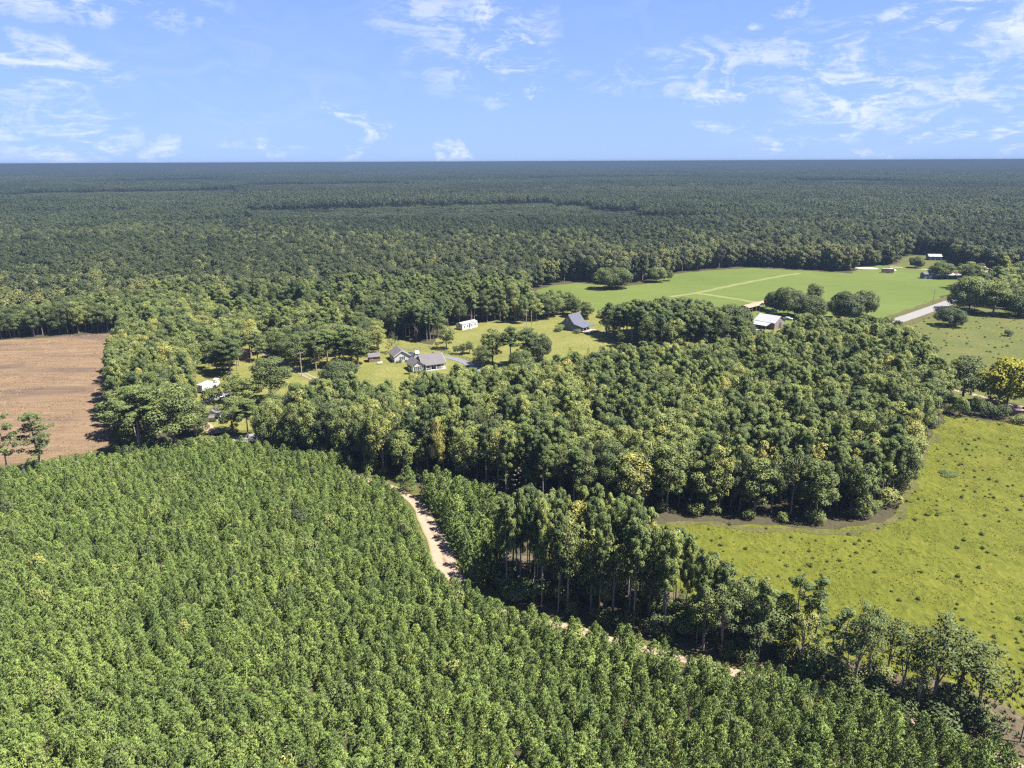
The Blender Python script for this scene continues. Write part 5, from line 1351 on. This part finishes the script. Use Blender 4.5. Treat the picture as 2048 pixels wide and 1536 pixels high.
small_building(1956, 545, math.radians(20), 'low building with reddish roof among the far trees', 11, 7, 2.8, 4.4, 'x', 'cream', 'rust', name='outbuilding', cat='building', wins=((-3, -3.5, 'y-'),))
p = spot(1896, 558)
cp = empty('carport', (p[0], p[1], 0.1), math.radians(-4), label='long carport with pale flat roof at the field corner', cat='carport')
MB().prism([(-3.2, 2.9), (3.2, 3.3), (3.2, 3.42), (-3.2, 3.02)], 'x', -9.5, 9.5).build('roof', M['tin'], cp)
for k in range(6):
    for y in (-2.9, 2.9): MB().box(-9.2 + 18.4 * k / 5 - .08, -9.2 + 18.4 * k / 5 + .08, y - .08, y + .08, 0, 2.95).build('post', M['boards'], cp)
MB().box(-9.2, 9.2, 2.99, 3.07, 0, 3.2).build('wall', M['boards'], cp)
p = spot(2032, 829)
wh = empty('hut', (p[0], p[1], 0.06), math.radians(-18), label='small brown hut with flat faded roof beside the yellow tree', cat='hut')
MB().box(-2.2, 2.2, -1.5, 1.5, 0, 1.9).build('wall', M['brown'], wh)
MB().prism([(-1.9, 1.91), (1.9, 2.15), (1.9, 2.27), (-1.9, 2.03)], 'x', -2.7, 2.7).build('roof', M['pinkroof'], wh)
door(wh, 0.5, -1.5, 0.05, 0.9, 1.7, 'y-', M['boards']); window(wh, -1.2, -1.5, 0.8, 0.6, 0.6, 'y-', False, 'boards')

# ------------------------------------------------------------------ vehicles, boat, poles, fences
def car(px, py, rz, label, paint, kind='car', z=0.14):
    p = spot(px, py)
    o = empty('pickup_truck' if kind == 'pickup' else 'parked_car', (p[0], p[1], z), rz, label=label, cat='pickup truck' if kind == 'pickup' else 'car', group='vehicles parked in the yards')
    w = 0.9
    if kind == 'pickup':
        prof = [(-2.7, .4), (2.6, .4), (2.65, .75), (2.45, 1.05), (1.3, 1.12), (0.7, 1.75), (-0.6, 1.78), (-0.75, 1.1), (-2.7, 1.08)]
        gl = [(1.22, 1.14), (0.72, 1.66), (-0.52, 1.68), (-0.62, 1.14)]
    else:
        prof = [(-2.2, .35), (2.2, .35), (2.25, .7), (2.0, .92), (1.1, 1.0), (0.35, 1.45), (-1.2, 1.45), (-1.9, 1.0), (-2.25, .92)]
        gl = [(1.02, 1.03), (0.36, 1.37), (-1.16, 1.37), (-1.72, 1.03)]
    MB().prism(prof, 'x', -w, w) if False else None
    body = MB(); body.prism(prof, 'y', -w, w)
    bo = body.build('body', paint, o, bevel=0.07)
    gw = MB(); gw.prism(gl, 'y', -w - .015, -w + .01); gw.prism(gl, 'y', w - .01, w + .015); gw.build('side_window', M['glass'], o)
    (x0, z0), (x1, z1) = gl[0], gl[1]
    ws = MB(); ws.face([(x0 + .05, -w + .12, z0), (x0 + .05, w - .12, z0), (x1 + .05, w - .16, z1), (x1 + .05, -w + .16, z1)]); ws.build('windscreen', M['glass'], o)
    for sx in (-1.35, 1.4):
        for sy in (-1, 1):
            wm_ = MB(); wm_.tube([(sx, sy * (w - .12), .33), (sx, sy * (w + .03), .33)], .33, 12); wo = wm_.build('wheel', M['rubber'], o)
            MB().tube([(sx, sy * (w + .031), .33), (sx, sy * (w + .045), .33)], .18, 8).build('rim', M['steel'], wo)
    for sy in (-.6, .6): MB().box(2.23, 2.29, sy - .16, sy + .16, .62, .76).build('headlight', M['white'], o)
    return o
car(822, 713, math.radians(115), 'dark pickup with pale roof parked between garage and house', M['car_dark'], 'pickup')
car(834, 708.5, math.radians(100), 'white car parked behind the cream house', M['car_white'])
car(529, 688, math.radians(18), 'dark blue car in the shade of the farm yard', M['car_dark'])
car(552, 684, math.radians(60), 'white car in front of the white low building', M['car_white'])
car(456, 799, math.radians(12), 'white pickup half hidden under the tree behind the shed', M['car_white'], 'pickup')
car(1926, 551, math.radians(20), 'teal car right of the far carport', M['car_teal'])
car(1932, 547, math.radians(10), 'white car furthest back right of the carport', M['car_white'])
car(1914, 549, math.radians(60), 'red car just behind the carport end', M['car_red'])
car(1548, 624, math.radians(-30), 'pale car in the shade between barn and rusty shed', M['car_white'])
car(1576, 640, math.radians(-35), 'silver car at the right corner of the barn', M['car_silver'])
car(446, 634, math.radians(5), 'white car beside the scrap heap', M['car_white'])

def trailer(px, py, rz, label, mat, L=6.0, W=2.4, H=2.5):
    p = spot(px, py); o = empty('trailer', (p[0], p[1], 0.1), rz, label=label, cat='trailer')
    MB().box(-W / 2, W / 2, -L / 2, L / 2, .45, .45 + H).build('body', mat, o, bevel=0.08)
    MB().box(-W / 2 - .03, W / 2 + .03, -L / 2 - .03, L / 2 + .03, .45 + H + .004, .52 + H).build('roof', M['tin'], o)
    for sx in (-1, 1):
        for sy in (-.5, .45): MB().tube([(sx * (W / 2 - .1), sy, .36), (sx * (W / 2 + .08), sy, .36)], .36, 12).build('wheel', M['rubber'], o)
    MB().box(-.06, .06, L / 2, L / 2 + 1.2, .42, .54).build('drawbar', M['steel'], o)
    MB().box(-.7, .7, -L / 2 - .07, -L / 2 - .032, .55, .4 + H).build('door', M['cream'], o)
    return o
trailer(411, 782, math.radians(-14), 'white enclosed trailer parked on the yard grass', M['white'])
trailer(1775, 546, math.radians(80), 'rusty brown trailer alone in the far grass', M['rust'], 8, 2.6, 2.6)

p = spot(434, 774)
bt = empty('boat', (p[0], p[1], 0.1), math.radians(12), label='white motorboat on its trailer in the yard', cat='boat')
rings = []
for (y, hw_, zb, zt) in ((-2.6, .95, .75, 1.5), (-1.2, 1.08, .65, 1.5), (0.6, 1.05, .65, 1.6), (1.9, .7, .8, 1.75), (2.7, .12, 1.35, 1.9)):
    rings.append([(-hw_, y, zt), (-hw_ * .8, y, zb + .25), (0, y, zb), (hw_ * .8, y, zb + .25), (hw_, y, zt)])
MB().loft(rings).build('hull', M['white'], bt)
MB().box(-.55, .55, -0.5, .5, 1.56, 2.0).build('console', M['cream'], bt)
for sx in (-1, 1):
    for sy in (-.6, .4): MB().tube([(sx * .7, sy, 1.55), (sx * .7, sy, 3.0)], .03, 5).build('post', M['steel'], bt)
MB().box(-.85, .85, -.8, .6, 3.0, 3.06).build('canopy', M['white'], bt)
MB().box(-.25, .25, -3.0, -2.62, .8, 1.8).build('outboard_motor', M['dark_trim'], bt)
p2 = empty('boat_trailer', (p[0], p[1], 0.1), math.radians(12), label='steel trailer under the white motorboat', cat='trailer')
fr = MB()
for sx in (-.6, .6): fr.box(sx - .05, sx + .05, -2.4, 2.6, .42, .54)
for y in (-2.2, 0, 2.2): fr.box(-.549, .549, y - .05, y + .05, .44, .52)
fr.box(-.05, .05, 2.6, 3.8, .42, .54); fr.build('frame', M['steel'], p2)
for sx in (-1, 1): MB().tube([(sx * .78, -.5, .3), (sx * .98, -.5, .3)], .3, 12).build('wheel', M['rubber'], p2)

def upole(px, py, h, label, arm=True, mat='pole', rz=0.5):
    p = spot(px, py); o = empty('utility_pole', p, rz, label=label, cat='utility pole', group='utility poles')
    MB().tube([(0, 0, -.3), (0, 0, h * .5), (0, 0, h)], [.17, .15, .11], 8).build('post', M[mat], o)
    if arm:
        ar = MB().box(-1.1, 1.1, .14, .24, h - .7, h - .56).build('crossarm', M[mat], o)
        for x in (-1, -.4, .4, 1): MB().tube([(x, .19, h - .559), (x, .19, h - .38)], .05, 6).build('insulator', M['white'], ar)
    return o
upole(604, 753, 10, 'utility pole with crossarm beside the grassy drive')
upole(1053, 656, 9.5, 'utility pole at the wood edge left of the grey house')
upole(1063, 655, 8.5, 'second slim pole just right of the crossarm pole by the wood', False)
upole(1866, 604, 8.5, 'utility pole beside the pale road across the field')
upole(275, 884, 9.5, 'pale pole leaning beside the bare-trunked pine', False).rotation_euler = (0.0, -0.07, 0.5)
upole(1820, 618, 0.01 + 7.5, 'utility pole hidden low by the road near the wood', True) if False else None

def fence(pts, label, board=True, step=2.6):
    P = spline([G(*q) for q in pts], 1.0); s_ = np.concatenate([[0], np.cumsum(np.linalg.norm(np.diff(P, axis=0), axis=1))])
    n = int(s_[-1] / step); Q = np.array([[np.interp(k * step, s_, P[:, 0]), np.interp(k * step, s_, P[:, 1])] for k in range(n + 1)])
    o = empty('fence', (Q[0][0], Q[0][1], 0.06), 0, label=label, cat='fence')
    Q = Q - Q[0]
    post = MB().box(-.07, .07, -.07, .07, -.1, 1.35).build('post', M['fence'], o); first = True
    for q in Q:
        if first: first = False; continue
        c = post.copy(); c.location = (q[0], q[1], 0); COL.objects.link(c); c.parent = o
    rail = None
    for a, b in zip(Q[:-1], Q[1:]):
        an = math.atan2(b[1] - a[1], b[0] - a[0])
        for z in (0.35, 0.75, 1.12) if board else (0.6, 1.1):
            if rail is None:
                rail = MB().box(0.0, step, -.105, -.075, -.07, .07).build('rail', M['fence'], o); c = rail
            else:
                c = rail.copy(); COL.objects.link(c); c.parent = o
            c.location = (a[0], a[1], z); c.rotation_euler = (0, 0, an)
fence([(858, 697.5), (880, 702), (906, 710), (941, 722), (965, 730)], 'dark board fence running along the asphalt driveway')
fence([(806, 703), (822, 702), (840, 699.5), (856, 697.5)], 'light rail fence behind the garage', False)

# heaps and yard clutter
def heap(px, py, r, h, label, mat, name='sand_heap', seed=1):
    p = spot(px, py); r_ = np.random.RandomState(seed); rings = []
    for k, (q, z) in enumerate(((1, -.05), (.8, .35), (.5, .75), (.15, 1.0))):
        rings.append([(r * q * (1 + .2 * r_.rand()) * math.cos(t), r * .6 * q * (1 + .2 * r_.rand()) * math.sin(t), h * z * (1 if k else 1)) for t in np.linspace(0, 6.28, 13)[:-1]])
    o = MB().loft(rings).build(name, mat, None, smooth=True); o.location = (p[0], p[1], 0.1); tag(o, label, 'heap')
heap(1732, 537, 9, .9, 'pale low sand heap in the far grass by the wood', M['sandpile'])
heap(1782, 541, 4, 1.6, 'white heap beside the rusty trailer', M['white'], 'rubble_heap', 2)
heap(432, 633, 6, 1.4, 'pale scrap heap at the wood edge', M['sandpile'], 'scrap_heap', 3)
heap(458, 630, 5, 1.6, 'white scrap heap left of the small grey hut', M['white'], 'scrap_heap', 4)
p = spot(760, 728)
tb = empty('picnic_table', (p[0], p[1], 0.06), 0.4, label='white picnic table on the lawn by the brown shed', cat='table')
MB().box(-1, 1, -.4, .4, .72, .78).build('table_top', M['white'], tb)
for y in (-.75, .75): MB().box(-1, 1, y - .15, y + .15, .42, .47).build('seat', M['white'], tb)
for x in (-.8, .8): MB().box(x - .04, x + .04, -.85, .85, 0.3, .418).build('leg', M['white'], tb); MB().box(x - .04, x + .04, -.3, .3, 0, .298).build('leg', M['white'], tb); MB().box(x - .04, x + .04, -.06, .06, .42, .718).build('leg', M['white'], tb)

# ------------------------------------------------------------------ haze
hz = MB().box(-38000, 38000, -38000, 38000, -1.0, 81.5)
m, t = new_mat('air')
pv = t.n('ShaderNodeVolumePrincipled', inp={'Color': (0.080, 0.118, 0.175, 1), 'Density': 2.6e-4, 'Anisotropy': 0.0})
t.n('ShaderNodeOutputMaterial', inp={1: pv.outputs[0]})
ho = hz.build('haze', m); tag(ho, kind='stuff')
